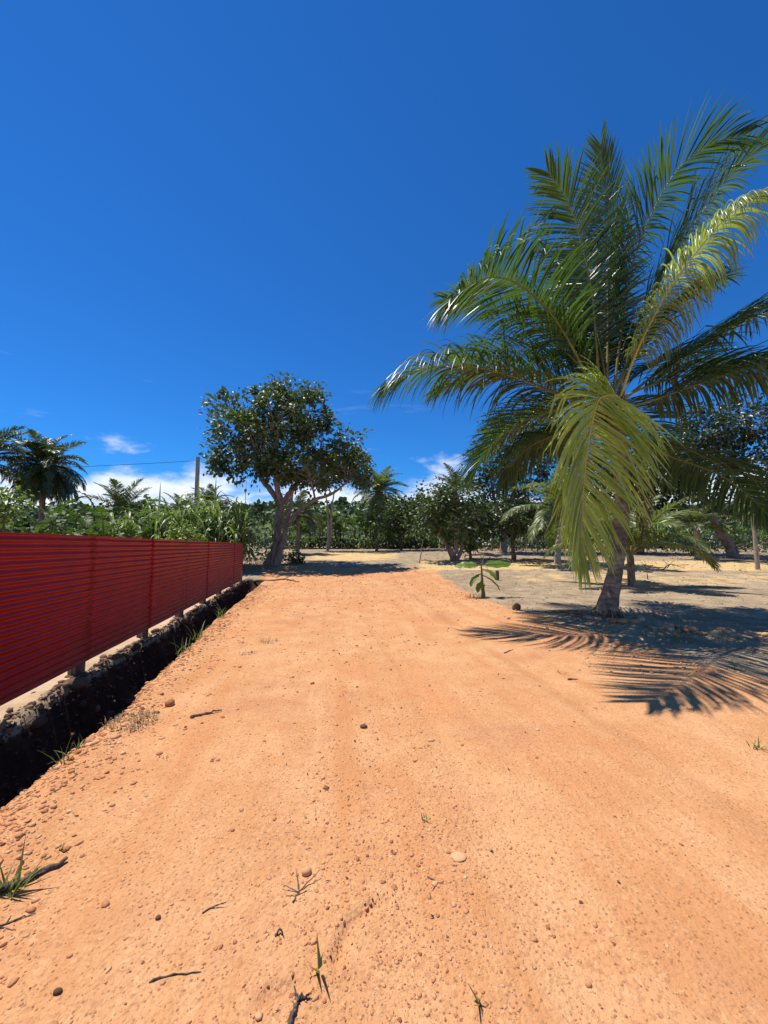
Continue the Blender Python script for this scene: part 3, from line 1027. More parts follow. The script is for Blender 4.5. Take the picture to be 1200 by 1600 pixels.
    # the broken frond folded over in front of the trunk: each leaflet its own piece
    pts = [(5.075, 8.1, 4.379), (4.808, 7.7, 4.483), (4.467, 7.35, 4.416), (4.169, 7.1, 4.296), (3.958, 6.95, 4.142), (3.812, 6.88, 3.781), (3.682, 6.85, 3.24), (3.587, 6.85, 2.541),
           (3.533, 6.86, 1.851), (3.5, 6.88, 1.282)]
    ref = np.array([0.25, -0.55, 1.0])
    R, rad, V, Q, Tn, per = frond_geo([rel(p) for p in pts], n=124, L=1.78, W=0.042, K=10, grav=0.105, vang=0.25, prof_y=(0.8, 0.85, 1.0, 0.98, 0.75, 0.36), fixed_n=np.array([0.30, -0.80, 0.30]), fwd_side=((-0.6, 0.08, 0.72), (0.9, 1.0, 1.10)), ref=ref, seed=77, r0=0.036, start=0.14, kink=0.22,
                                      twist=-1.15)
    fr = MB().tube(R, rad, 8).build('frond', M['rachis_yellow'], root)
    fr['label'] = 'yellow-green frond folded over and hanging in front of the trunk'
    nl = len(V) // per
    qpl = len(Q) // nl
    for k in range(nl):
        MB().add(V[k * per:(k + 1) * per], Q[k * qpl:(k + 1) * qpl] - k * per, 0, Tn[k * per:(k + 1) * per]).build('leaflet', M['frond_folded'], fr)
    # the fronds behind, filling the crown
    G = [(60, 62, 4.6, 60), (100, 72, 5.0, 45), (140, 58, 4.6, 65), (20, 48, 4.4, 70), (165, 42, 4.2, 75), (80, 40, 4.4, 80), (40, 22, 4.0, 85), (120, 30, 4.2, 85),
         (175, 60, 4.6, 55), (75, 68, 5.2, 40), (150, 10, 3.8, 80), (70, 8, 3.8, 80), (350, 28, 4.3, 70), (10, 66, 4.8, 50), (85, 80, 5.2, 25), (130, 74, 5.0, 35)]
    for i, (az, el, ln, dr) in enumerate(G):
        P = arc(crown, az, el, ln, dr)
        R, rad, V, Q, Tn, per = frond_geo(P, n=100, L=1.30, W=0.039, K=6, grav=0.15, vang=0.24, seed=300 + i, r0=0.034, start=0.18)
        fr = MB().tube(R, rad, 6).build('frond', M['rachis'], root)
        tag(MB().add(V, Q, 0, Tn).build('leaflets', M['frond'], fr), kind='stuff')
    # brown dead frond and sheath hanging on the right of the trunk
    P = [rel(p) for p in ((5.229, 8.2, 4.271), (5.407, 8.15, 3.692), (5.485, 8.15, 2.995), (5.528, 8.2, 2.311), (5.543, 8.2, 1.763))]
    R, rad, V, Q, Tn, per = frond_geo(P, n=40, L=0.55, W=0.035, K=4, grav=0.55, vang=0.0, seed=5, r0=0.05, start=0.3)
    fr = MB().tube(R, rad, 7).build('dead_frond', M['fibre'], root)
    fr['label'] = 'dead brown frond hanging down beside the trunk'
    tag(MB().add(V, Q, 0, Tn).build('leaflets', M['frond_dead'], fr), kind='stuff')
    # flower stalk
    mb = MB()
    rng = np.random.default_rng(8)
    st = rel((5.3, 8.1, 4.168))
    for k in range(18):
        e = st + rng.normal([0.35, -0.1, -0.1], [0.12, 0.12, 0.14])
        mb.tube([st, (st + e) / 2 + [0, 0, 0.05], e], [0.012, 0.008, 0.005], 4, tint=rng.random())
    mb.build('flower_stalk', M['rachis_yellow'], root)


build_main_palm()


# a smaller set of shared frond meshes for the other palms
FAR_FRONDS = {}


def far_frond(kind, style, mat, n=46, K=4):
    key = (kind, style, mat)
    if key not in FAR_FRONDS:
        el, dr, L, g, va = {'up': (72, 50, 0.80, 0.20, 0.35), 'high': (52, 75, 0.85, 0.26, 0.28), 'arch': (30, 85, 0.85, 0.34, 0.2), 'low': (2, 75, 0.85, 0.40, 0.12),
                            'hang': (-38, 48, 0.75, 0.45, 0.05)}[style]
        P = arc((0, 0, 0), 0, el, 3.6, dr)
        R, rad, V, Q, Tn, per = frond_geo(P, n=n, L=L, W=0.062, K=K, grav=g, vang=va, seed={'up': 1, 'high': 2, 'arch': 3, 'low': 4, 'hang': 5}[style] + 10 * kind,
                                          r0=0.05, start=0.14, cross=2)
        mb = MB().tube(R, rad, 4, 1)
        mb.add(V, Q, 0, Tn)
        FAR_FRONDS[key] = mb.mesh('frond', [M[mat], M['rachis']])
    return FAR_FRONDS[key]


def palm(name, label, xy, height, size, spec, lean=(0.0, 0.0), rtrunk=0.16, seed=0, mat='frond_far', trunk='bark_grey', group=None, dz=0.0, fruit=None, fine=False):
    """spec: list of (style, count, azimuth offset)"""
    root = thing(name, label, 'palm tree', at(xy, dz), group=group)
    rng = np.random.default_rng(seed)
    top = np.array([lean[0], lean[1], height])
    ax = spline([(0, 0, -0.3), (lean[0] * 0.15, lean[1] * 0.15, height * 0.35), (lean[0] * 0.55, lean[1] * 0.55, height * 0.7), top], 16)
    rr = rtrunk * np.interp(np.linspace(0, 1, 16), [0, 0.1, 0.3, 0.9, 1], [1.5, 1.2, 1.0, 0.9, 0.7])
    MB().tube(ax, rr, 10, lump=0.1, seed=seed).build('trunk', M[trunk], root)
    for style, count, a0 in spec:
        for k in range(count):
            me = far_frond(int(rng.integers(0, 2)) + (4 if fine else 0), style, mat, n=70 if fine else 60, K=5 if fine else 4)
            o = link('frond', me, root, top)
            s = size / 3.6 * rng.uniform(0.85, 1.1)
            o.scale = (s, s, s)
            o.rotation_euler = (rng.normal(0, 0.12), rng.normal(0, 0.10), math.radians(a0 + 360.0 * k / count) + rng.normal(0, 0.18))
    if fruit:
        V, F = ico2()
        for k in range(fruit):
            a = rng.uniform(0, 6.28)
            o = MB().add(V * [0.11, 0.11, 0.14], F, 0, rng.random()).build('coconut', M['orange_fruit'], root, loc=top + [0.22 * math.cos(a), 0.22 * math.sin(a), rng.uniform(-0.4, -0.12)])
    return root


FULL = [('up', 5, 10), ('high', 7, 30), ('arch', 8, 0), ('low', 7, 20)]
SKIRT = FULL + [('high', 6, 50), ('low', 6, 40), ('hang', 26, 5), ('hang', 12, 20)]
YOUNG = [('up', 5, 0), ('high', 6, 25), ('arch', 5, 10)]


def place_palm(name, label, crown, ground_y, size, spec, **kw):
    """crown = world point of the crown centre"""
    x, y, z = crown
    lean = kw.pop('lean', (0.0, 0.0))
    bx, by = x - lean[0], y - lean[1]
    h = z - float(zg(bx, by))
    return palm(name, label, (bx, by), h, size, spec, lean=lean, **kw)


place_palm('coconut_palm', 'tall coconut palm with a dark skirt of hanging fronds behind the red fence', (-24.114, 27.0, 6.819), 0, 3.0, SKIRT, seed=21, fruit=7, rtrunk=0.17)
place_palm('coconut_palm', 'coconut palm cut by the left edge of the picture', (-25.656, 24.0, 6.444), 0, 3.7, FULL, seed=22)
place_palm('coconut_palm', 'low dark coconut palm between the tall skirted palm and the cane', (-17.798, 26.0, 3.159), 0, 2.9, YOUNG, seed=23)
place_palm('coconut_palm', 'small palm left of the concrete pole, half hidden by cane', (-19.053, 36.0, 3.758), 0, 2.6, YOUNG, seed=24)
place_palm('coconut_palm', 'bushy pale palm right of the concrete pole above the cane', (-15.473, 34.0, 4.664), 0, 2.3, FULL, seed=25)
place_palm('coconut_palm', 'young palm directly behind the trunk of the broad dark tree', (-7.383, 33.0, 3.579), 0, 2.6, FULL, seed=26)
place_palm('coconut_palm', 'sunny coconut palm against the white cloud right of the broad dark tree', (-0.617, 46.0, 7.139), 0, 3.9, FULL + [('high', 5, 10), ('hang', 9, 0)], mat='frond_bright', seed=27, fruit=5, lean=(0.4, 0))
place_palm('coconut_palm', 'palm top poking up behind the forked shrub tree', (6.198, 33.0, 5.685), 0, 2.6, YOUNG, seed=28)
place_palm('coconut_palm', 'yellow-green young palm with pale leaning trunk left of the big palm', (11.313, 24.2, 3.051), 0, 4.3, [('up', 2, 60), ('high', 5, 150), ('arch', 6, 170), ('low', 3, 200)], seed=29,
           mat='frond_bright', lean=(0.55, 0.2), rtrunk=0.17, trunk='bark_pale', fine=True)
place_palm('coconut_palm', 'young palm close behind the big palm with one low arching frond', (9.702, 15.2, 0.997), 0, 3.3, [('up', 4, 20), ('high', 5, 0), ('arch', 5, -8)], seed=30, rtrunk=0.14, mat='frond_bright', fine=True)
place_palm('coconut_palm', 'small palm with yellowing leaves at its foot in the right background', (21.947, 27.0, 2.318), 0, 2.4, YOUNG, seed=31, rtrunk=0.2)
place_palm('coconut_palm', 'palm at the right edge behind the grey post', (24.97, 24.0, 3.682), 0, 3.2, FULL, seed=32)


# ------------------------------------------------------------------ broadleaf trees
def rel_to(base, pts):
    return [np.asarray(p, float) - base for p in pts]


def broadleaf(name, label, xy, stems, blobs, leaves, leaf_len, mat, bark, category='tree', seed=0, cluster=0.42, group=None, limb_r=0.05, clusters_per=26, droop=0.25,
              tint_mu=0.42, wide=0.62):
    """stems: [(world points, radii)], blobs: [(world centre, rx, ry, rz)]"""
    base = np.array(at(xy))
    root = thing(name, label, category, base, group=group)
    rng = np.random.default_rng(seed)
    nodes = []
    mbt = MB()
    for k, (pts, radii) in enumerate(stems):
        P = rel_to(base, pts)
        S = spline(P, 22)
        if k == 0 or np.linalg.norm(P[0]) < 1.0:
            S[0, 2] -= 0.15
        rr = np.interp(np.linspace(0, 1, 22), np.linspace(0, 1, len(radii)), radii)
        jit = rng.normal(0, 1, (22, 3)) * (rr * 0.12)[:, None]
        jit[0] = 0
        mbt.tube(S + jit, rr, 10, lump=0.22, seed=seed + k)
        nodes += [(S[i], rr[i]) for i in range(8, 22)]
    mbt.build('trunk', M[bark], root)
    mbb = MB()
    tot = sum((b[1] * b[2] * b[3]) ** (2 / 3) for b in blobs)
    LP, LD, LN, LT = [], [], [], []
    npos = np.array([n[0] for n in nodes])
    for (c, rx, ry, rz) in blobs:
        c = np.asarray(c, float) - base
        share = (rx * ry * rz) ** (2 / 3) / tot
        m = max(6, int(clusters_per * len(blobs) * share))
        i = int(np.argmin(np.linalg.norm(npos - (c - [0, 0, rz * 0.6]), axis=1)))
        a, ra = nodes[i]
        ra = min(ra * 0.7, limb_r * 2)
        trunk_pts = spline([a, (a + c) / 2 + rng.normal(0, 0.12 * rx, 3), c], 10)
        mbb.tube(trunk_pts, np.linspace(ra, limb_r * 0.6, 10), 6, lump=0.15, seed=seed)
        D = unit(rng.normal(0, 1, (m, 3)))
        r = rng.uniform(0.45, 1.0, m) ** 0.6
        P = c + D * r[:, None] * np.array([rx, ry, rz])
        for p in P:
            j = int(rng.integers(3, 10))
            q = trunk_pts[j]
            mid = (q + p) / 2 + rng.normal(0, 0.06 * rx, 3)
            mbb.tube(spline([q, mid, p], 6), np.linspace(limb_r * 0.5, limb_r * 0.12, 6), 4, cap=False)
        nl = int(leaves * share)
        which = rng.integers(0, m, nl)
        cl_t = rng.normal(tint_mu, 0.16, m)
        off = rng.normal(0, 1, (nl, 3)) * cluster * rng.uniform(0.5, 1.1, (m, 1))[which]
        LP.append(P[which] + off)
        dd = unit(off + 0.6 * D[which] + rng.normal(0, 0.5, (nl, 3)))
        dd[:, 2] -= droop
        LD.append(dd)
        nn = rng.normal(0, 0.55, (nl, 3)) + [0, 0, 1.0] + 0.35 * D[which]
        LN.append(nn)
        LT.append(np.clip(cl_t[which] + rng.normal(0, 0.16, nl), 0, 1))
    mbb.build('branches', M[bark], root)
    P = np.concatenate(LP)
    mb = MB()
    n = len(P)
    ll = leaf_len * rng.uniform(0.65, 1.2, n)
    mb.leaves(P, np.concatenate(LD), np.concatenate(LN), ll, ll * wide, 0, np.concatenate(LT))
    mb.build('crown', M[mat], root)
    return root


broadleaf('broad_tree', 'broad dark-leaved tree with gnarled multi-stem trunk at the end of the red fence', (-6.782, 23.826),
          [([(-6.929, 23.8, -0.128), (-6.751, 23.8, 0.812), (-6.542, 23.8, 2.272), (-6.48, 23.9, 3.874)], [0.40, 0.25, 0.20, 0.18]),
           ([(-6.56, 23.6, -0.036), (-6.343, 23.6, 0.897), (-6.077, 23.7, 2.072), (-5.86, 23.7, 3.259), (-5.598, 23.5, 4.628)], [0.28, 0.18, 0.14, 0.11, 0.08]),
           ([(-7.276, 23.4, -0.137), (-6.963, 23.6, 0.585), (-6.569, 23.8, 1.6), (-6.309, 23.9, 3.273)], [0.15, 0.13, 0.11, 0.09]),
           ([(-6.476, 23.9, 3.674), (-7.102, 24.2, 4.596), (-8.007, 24.8, 5.635), (-8.6, 25.2, 7.418), (-9.275, 25.4, 9.433)], [0.20, 0.17, 0.14, 0.10, 0.05]),
           ([(-6.438, 23.9, 3.754), (-6.65, 23.4, 5.407), (-6.567, 23.0, 6.911), (-6.258, 23.0, 9.091)], [0.19, 0.15, 0.12, 0.06]),
           ([(-6.319, 23.9, 3.834), (-5.822, 24.1, 4.706), (-5.256, 24.8, 5.761), (-4.635, 25.4, 7.465)], [0.19, 0.16, 0.13, 0.06]),
           ([(-5.978, 23.6, 2.385), (-5.118, 23.2, 3.341), (-4.217, 22.9, 3.895), (-3.134, 22.8, 4.269), (-2.107, 22.8, 5.039)], [0.15, 0.13, 0.10, 0.08, 0.04])],
          [((-9.582, 24.5, 9.58), 1.9, 1.9, 1.6), ((-7.956, 22.6, 7.4), 2.2, 2.2, 1.9), ((-6.223, 24.0, 10.503), 1.7, 2.0, 1.2), ((-6.424, 22.5, 8.733), 2.1, 2.0, 1.7),
           ((-4.919, 24.5, 9.792), 1.7, 2.0, 1.7), ((-3.748, 23.3, 7.78), 1.7, 2.0, 1.6), ((-6.271, 25.6, 7.511), 2.4, 2.0, 2.0), ((-9.801, 24.2, 6.774), 1.5, 1.8, 1.5),
           ((-2.514, 24.0, 7.141), 1.25, 1.7, 1.3), ((-4.489, 22.2, 5.854), 2.0, 1.6, 1.2), ((-7.476, 23.6, 6.122), 1.8, 1.8, 1.2), ((-2.013, 23.0, 5.733), 1.2, 1.4, 0.9),
           ((-7.559, 24.6, 10.983), 1.1, 1.2, 0.9), ((-4.96, 24.6, 5.311), 1.3, 1.4, 0.7)],
          11800, 0.28, 'leaf_broad', 'bark_grey', seed=41, cluster=0.30, limb_r=0.045, clusters_per=20, tint_mu=0.55)
broadleaf('slender_tree', 'slender tree with twin pale trunks behind the broad dark tree', (-5.925, 41.039),
          [([(-5.549, 38.0, 0.593), (-5.504, 38.0, 2.357), (-5.59, 38.0, 4.578), (-5.863, 38.0, 6.304)], [0.14, 0.10, 0.09, 0.06]),
           ([(-5.388, 38.2, 0.588), (-5.282, 38.2, 2.679), (-5.176, 38.2, 4.915), (-4.873, 38.2, 6.845)], [0.12, 0.09, 0.08, 0.05])],
          [((-5.116, 38.0, 8.235), 2.6, 2.2, 1.4), ((-3.033, 37.5, 8.785), 1.9, 2.0, 1.7), ((-6.472, 38.5, 7.668), 1.8, 1.8, 1.0), ((-2.173, 38.0, 7.976), 1.2, 1.4, 1.1)],
          2200, 0.34, 'leaf_dark', 'bark_pale', seed=42, cluster=0.45)
broadleaf('shrub_tree', 'forked shrub tree with two spreading stems on the grey field', (4.851, 26.156),
          [([(4.865, 26.0, 0.097), (4.444, 26.0, 0.911), (3.862, 25.8, 1.771), (3.232, 25.5, 2.703)], [0.19, 0.14, 0.10, 0.06]),
           ([(4.565, 26.0, 0.225), (4.224, 26.2, 1.47), (4.051, 26.4, 2.786), (4.229, 26.6, 4.131)], [0.13, 0.11, 0.09, 0.05]),
           ([(4.908, 26.0, 0.097), (5.266, 26.0, 1.04), (5.544, 26.0, 2.335), (5.135, 26.0, 4.074), (4.885, 26.0, 4.95)], [0.15, 0.12, 0.10, 0.07, 0.05])],
          [((3.837, 25.5, 3.599), 1.5, 1.5, 1.4), ((5.054, 26.0, 4.512), 1.4, 1.4, 1.2), ((2.639, 25.5, 3.044), 1.1, 1.3, 1.1), ((6.106, 26.5, 3.233), 1.2, 1.4, 1.4),
           ((4.375, 25.0, 2.515), 1.3, 1.2, 1.0), ((3.554, 26.5, 4.791), 1.0, 1.2, 0.8)],
          3600, 0.25, 'leaf_mid', 'bark_grey', seed=43, cluster=0.36)
broadleaf('shrub_tree', 'round leafy tree under the sunny palm at the back of the field', (1.907, 41.039),
          [([(1.747, 39.0, 0.567), (1.686, 39.0, 1.6), (1.43, 39.0, 2.897)], [0.16, 0.13, 0.09])],
          [((1.432, 39.0, 3.808), 2.0, 1.8, 1.7), ((0.325, 39.0, 2.702), 1.6, 1.6, 1.3), ((2.888, 38.5, 3.008), 1.8, 1.6, 1.6), ((2.377, 39.5, 4.696), 1.5, 1.5, 1.2), ((3.781, 39.0, 4.657), 1.5, 1.5, 1.3)],
          2600, 0.34, 'leaf_mid', 'bark_brown', seed=44, cluster=0.45)
broadleaf('small_tree', 'small upright tree with a dark leafy stem just right of the forked shrub tree', (6.221, 27.814),
          [([(6.15, 27.5, 0.191), (6.121, 27.5, 1.235), (6.23, 27.5, 2.377)], [0.11, 0.09, 0.06])],
          [((6.32, 27.5, 2.24), 1.0, 1.0, 1.1), ((6.643, 28.0, 3.56), 1.1, 1.0, 1.0), ((5.94, 27.5, 1.327), 0.6, 0.7, 0.6)],
          1100, 0.24, 'leaf_mid', 'bark_brown', seed=45, cluster=0.3)
broadleaf('tall_tree', 'tall dark tree filling the gap left of the big palm', (10.884, 35.281),
          [([(10.797, 35.0, 0.384), (10.949, 35.0, 2.007), (11.461, 35.0, 4.05), (12.117, 35.0, 6.998), (12.721, 35.0, 9.981)], [0.34, 0.26, 0.22, 0.17, 0.10]),
           ([(11.091, 35.0, 3.172), (10.099, 34.5, 4.593), (9.594, 34.0, 6.556), (9.461, 34.0, 8.578)], [0.15, 0.12, 0.09, 0.05]),
           ([(11.723, 35.0, 5.225), (13.513, 35.0, 6.406), (15.258, 35.5, 8.584)], [0.15, 0.12, 0.06])],
          [((9.877, 34.0, 9.276), 2.1, 2.2, 2.0), ((11.864, 35.0, 11.305), 2.6, 2.4, 1.8), ((14.755, 35.5, 11.933), 2.6, 2.4, 1.8), ((9.426, 34.0, 6.729), 1.7, 1.8, 1.6), ((12.593, 34.0, 7.71), 2.6, 2.2, 2.0),
           ((16.271, 36.0, 8.989), 2.4, 2.2, 2.2), ((10.375, 34.5, 4.015), 2.0, 1.8, 1.5), ((14.151, 36.0, 4.724), 2.6, 2.2, 1.7), ((17.69, 36.0, 11.458), 2.2, 2.2, 2.0), ((8.712, 34.5, 7.8), 0.9, 1.0, 0.8)],
          8200, 0.33, 'leaf_dark', 'bark_grey', seed=46, cluster=0.45)
broadleaf('small_tree', 'dark thin-trunked tree on the field between banana plant and pale palm', (9.017, 26.687),
          [([(8.785, 26.0, 0.182), (8.681, 26.0, 1.255), (8.754, 26.0, 2.551)], [0.16, 0.12, 0.09])],
          [((8.676, 26.0, 2.898), 1.5, 1.4, 1.0), ((9.808, 26.5, 2.658), 1.2, 1.2, 0.9), ((7.799, 26.0, 2.464), 1.0, 1.1, 0.8)],
          1500, 0.28, 'leaf_dark', 'bark_brown', seed=47, cluster=0.36)
broadleaf('tall_tree', 'dark tree directly behind the crown of the big palm', (24.056, 36.256),
          [([(21.895, 33.0, 0.508), (22.197, 33.0, 2.258), (22.742, 33.0, 4.463), (23.209, 33.0, 7.25)], [0.3, 0.24, 0.2, 0.12])],
          [((22.08, 33.0, 4.463), 2.8, 2.2, 2.0), ((20.208, 33.5, 5.352), 2.2, 2.2, 2.0), ((23.703, 32.5, 5.514), 2.2, 2.2, 2.0), ((22.791, 33.0, 7.811), 2.8, 2.4, 1.9), ((20.63, 34.0, 8.289), 2.0, 2.0, 1.8),
           ((24.795, 33.0, 8.937), 2.4, 2.2, 2.0)],
          6200, 0.33, 'leaf_dark', 'bark_brown', seed=48, cluster=0.45)
broadleaf('tall_tree', 'spreading dark tree with leaning trunk and pale limbs at the right', (27.346, 30.385),
          [([(26.336, 29.0, 0.258), (25.916, 29.0, 1.216), (25.215, 29.0, 2.371), (24.807, 29.0, 3.63)], [0.42, 0.32, 0.26, 0.2]),
           ([(23.62, 29.2, 2.912), (24.145, 28.6, 3.842), (24.623, 28.0, 4.594), (25.294, 27.6, 6.091), (26.241, 27.4, 7.13), (27.588, 27.2, 8.113)], [0.17, 0.16, 0.15, 0.13, 0.12, 0.06]),
           ([(24.801, 29.0, 3.533), (24.497, 29.5, 5.401), (24.538, 30.0, 7.757)], [0.18, 0.13, 0.06])],
          [((23.805, 29.0, 9.042), 2.2, 2.4, 1.9), ((25.148, 28.5, 9.994), 2.3, 2.4, 1.9), ((26.886, 28.0, 10.477), 2.2, 2.4, 1.9), ((28.208, 27.5, 9.367), 2.2, 2.4, 2.2), ((25.797, 30.0, 7.655), 2.2, 2.2, 1.6),
           ((27.723, 28.5, 6.576), 1.6, 2.0, 1.4), ((24.129, 30.0, 4.96), 2.0, 2.0, 1.5), ((28.62, 27.0, 6.222), 2.2, 2.2, 2.2), ((28.536, 31.0, 4.55), 1.9, 2.0, 1.5), ((23.232, 30.0, 6.991), 1.6, 1.8, 1.6)],
          8600, 0.31, 'leaf_dark', 'bark_grey', seed=49, cluster=0.40)
broadleaf('shrub', 'bright yellow-green bush rising above the fence at the left edge', (-17.507, 17.797),
          [([at((-17.507, 17.797)), (-15.22, 15.4, 1.396), (-15.257, 15.4, 2.292)], [0.07, 0.05, 0.03])],
          [((-15.404, 15.4, 2.936), 0.7, 0.7, 0.6), ((-15.065, 15.4, 3.247), 0.4, 0.5, 0.35), ((-15.844, 15.4, 3.325), 0.6, 0.6, 0.5), ((-15.93, 15.4, 2.369), 0.8, 0.7, 0.6)],
          800, 0.17, 'leaf_bright', 'bark_brown', 'bush', seed=50, cluster=0.22, clusters_per=14)
broadleaf('shrub', 'dark low bush at the foot of the broad dark tree', (-5.788, 24.452),
          [([at((-5.788, 24.452)), (-5.756, 24.3, 0.315), (-5.72, 24.3, 0.555)], [0.05, 0.04, 0.02])],
          [((-5.758, 24.3, 0.435), 0.5, 0.5, 0.36), ((-5.394, 24.3, 0.315), 0.36, 0.4, 0.28)],
          420, 0.16, 'leaf_mid', 'bark_brown', 'bush', seed=51, cluster=0.16, clusters_per=10)
broadleaf('shrub', 'bright leafy bush growing in front of the cane behind the fence', (-9.705, 18.956),
          [([at((-9.705, 18.956)), (-9.001, 17.5, 1.079), (-8.987, 17.5, 1.513)], [0.05, 0.04, 0.02])],
          [((-9.03, 17.5, 1.891), 0.55, 0.5, 0.40), ((-8.5, 17.5, 1.716), 0.45, 0.5, 0.35), ((-9.427, 17.5, 1.6), 0.4, 0.4, 0.35)],
          520, 0.17, 'leaf_bright', 'bark_brown', 'bush', seed=52, cluster=0.2, clusters_per=12)
for k, (px, lab) in enumerate([((11.6, 46.0), 'low green hedge bush left of the pale stakes at the back'), ((27.0, 44.5), 'light green hedge bush behind the young palms at the back right'),
                               ((31.0, 44.0), 'light green hedge bush left of the leaning dark trunk'), ((35.2, 43.5), 'light green hedge bush right of the leaning dark trunk'),
                               ((39.0, 43.0), 'light green hedge bush near the grey post'), ((43.0, 42.5), 'light green hedge bush at the right edge behind the grey post')]):
    x, y = px
    b = np.array(at(px))
    broadleaf('hedge_bush', lab, px, [([b, b + [0.1, 0, 0.5], b + [0, 0, 1.0]], [0.06, 0.05, 0.03])],
              [(b + [-0.9, 0, 0.9], 1.2, 1.0, 0.9), (b + [0.9, 0.2, 0.8], 1.2, 1.0, 0.8), (b + [0.1, 0, 1.6], 1.1, 1.0, 0.7)], 700, 0.26, 'leaf_bright' if k else 'leaf_mid', 'bark_brown', 'bush',
              seed=60 + k, cluster=0.34, group='hedge bushes at the back of the field', clusters_per=10)


# ------------------------------------------------------------------ banana plants
def banana_leaf(length, width, el0, droop, lobes, torn, seed, fold=0.35):
    """one leaf along +X from the origin"""
    rng = np.random.default_rng(seed)
    R = spline(arc((0, 0, 0), 0, el0, length, droop), lobes + 1)
    T = unit(np.gradient(R, axis=0))
    S = np.array([0, 1.0, 0])
    N = np.cross(T, S)
    mb = MB()
    tt = np.linspace(0, 1, lobes + 1)
    w = width * 0.5 * np.interp(tt, [0, 0.12, 0.2, 0.35, 0.7, 0.9, 1.0], [0.02, 0.03, 0.55, 1.0, 0.95, 0.6, 0.08])
    mb.tube(R, np.linspace(0.022, 0.004, lobes + 1) * max(length, 0.8), 5, 1)
    for side in (-1, 1):
        if torn:
            a = np.repeat(np.arange(lobes), 1)
            lift = fold - np.abs(rng.normal(0, 0.55, lobes))
            skew = rng.normal(0, 0.05, lobes)
            p0, p1 = R[a], R[a + 1]
            w0, w1 = w[a][:, None], w[a + 1][:, None]
            dv = lambda l: S * side * np.cos(l)[:, None] - N[a] * np.sin(l)[:, None]
            m0 = p0 + dv(lift) * w0 * 0.55 + T[a] * skew[:, None]
            m1 = p1 + dv(lift) * w1 * 0.55 + T[a] * skew[:, None]
            l2 = lift - 0.5
            e0 = m0 + dv(l2) * w0 * 0.45 + T[a] * skew[:, None]
            e1 = m1 + dv(l2) * w1 * 0.45 + T[a] * skew[:, None]
            V = np.stack([p0, p1, m0, m1, e0, e1], 1).reshape(-1, 3)
            f = np.array([[0, 1, 3, 2], [2, 3, 5, 4]])
            F = (np.arange(lobes)[:, None, None] * 6 + f[None]).reshape(-1, 4)
            mb.add(V, F, 0, np.repeat(np.clip(rng.normal(0.5, 0.2, lobes), 0, 1), 6))
        else:
            wob = 0.05 * width * np.sin(tt * 19 + seed)
            rows = []
            for q, l in ((0.0, 0.0), (0.35, fold), (0.7, fold * 0.7), (1.0, fold * 0.25)):
                rows.append(R + S * side * (w * q)[:, None] - N * (w * q * l + wob * q * q)[:, None] * 1.0)
            V = np.stack(rows, 1).reshape(-1, 3)
            i = np.arange(lobes)[:, None] * 4
            j = np.arange(3)[None]
            F = np.stack([i + j, i + 4 + j, i + 5 + j, i + j + 1], -1).reshape(-1, 4)
            mb.add(V, F, 0, np.repeat(np.clip(0.5 + 0.25 * np.sin(tt * 40), 0, 1), 4))
    return mb


BANB = [banana_leaf(2.3, 0.62, el, dr, 15, True, s).mesh('leaf', [M['leaf_cane'], M['stalk']]) for (el, dr, s) in ((74, 70, 11), (58, 95, 12), (42, 105, 13), (20, 95, 14))]
BAN = [banana_leaf(2.3, 0.62, el, dr, 15, True, s).mesh('leaf', [M['leaf_banana'], M['stalk']]) for (el, dr, s) in ((74, 70, 1), (58, 95, 2), (42, 105, 3), (20, 95, 4))]


def banana(name, label, xy, h, seed, group=None, scale=1.0, n=9):
    root = thing(name, label, 'banana plant', at(xy), group=group)
    rng = np.random.default_rng(seed)
    top = np.array([rng.normal(0, 0.1), rng.normal(0, 0.1), h])
    MB().tube(spline([(0, 0, -0.2), (0.03, 0, h * 0.5), top], 8), np.linspace(0.14, 0.07, 8) * scale, 8, lump=0.1).build('stem', M['banana_stem'], root)
    for k in range(n):
        q = k / (n - 1)
        me = (BANB if seed % 4 == 1 and seed < 560 else BAN)[min(3, int(q * 4 + rng.uniform(-0.3, 0.3)) if q > 0.05 else 0)]
        o = link('leaf', me, root, top - np.array([0, 0, 0.35 * q * h * 0.4]))
        s = scale * rng.uniform(0.8, 1.1)
        o.scale = (s, s, s)
        o.rotation_euler = (rng.normal(0, 0.1), rng.normal(0, 0.1), k * 2.4 + rng.normal(0, 0.3) + seed)
    return root


rng = np.random.default_rng(91)
for k in range(22):
    x = -11.6 + k * 0.96 + rng.normal(0, 0.5)
    banana('banana_plant', 'banana plant in the row along the back edge of the field', (x, 43.5 + rng.uniform(0, 3.5)), rng.uniform(1.5, 3.4), 500 + k, 'banana plants along the back of the field', rng.uniform(0.75, 1.2))
for k in range(7):
    banana('banana_plant', 'banana plant in the row behind the tall dark tree and palm', (9.6 + k * 2.2 + rng.normal(0, 0.3), 45 + rng.uniform(0, 3)), rng.uniform(2.2, 3.0), 540 + k,
           'banana plants behind the dark trees on the right')
for k, (px, y, h) in enumerate([(-16.6, 18.2, 1.9), (-15.3, 19.6, 2.0), (-13.7, 19.0, 1.8), (-19.0, 22.0, 2.6), (-17.0, 22.6, 2.5), (-14.6, 22.8, 2.6), (-21.4, 21.5, 2.4), (-12.2, 20.0, 1.7), (-16.0, 25.5, 3.0),
                                (-19.5, 26.0, 3.1)]):
    banana('banana_plant', 'dark banana plant showing above the left part of the red fence', (px, y), h, 560 + k, 'banana plants behind the red fence', 0.85)


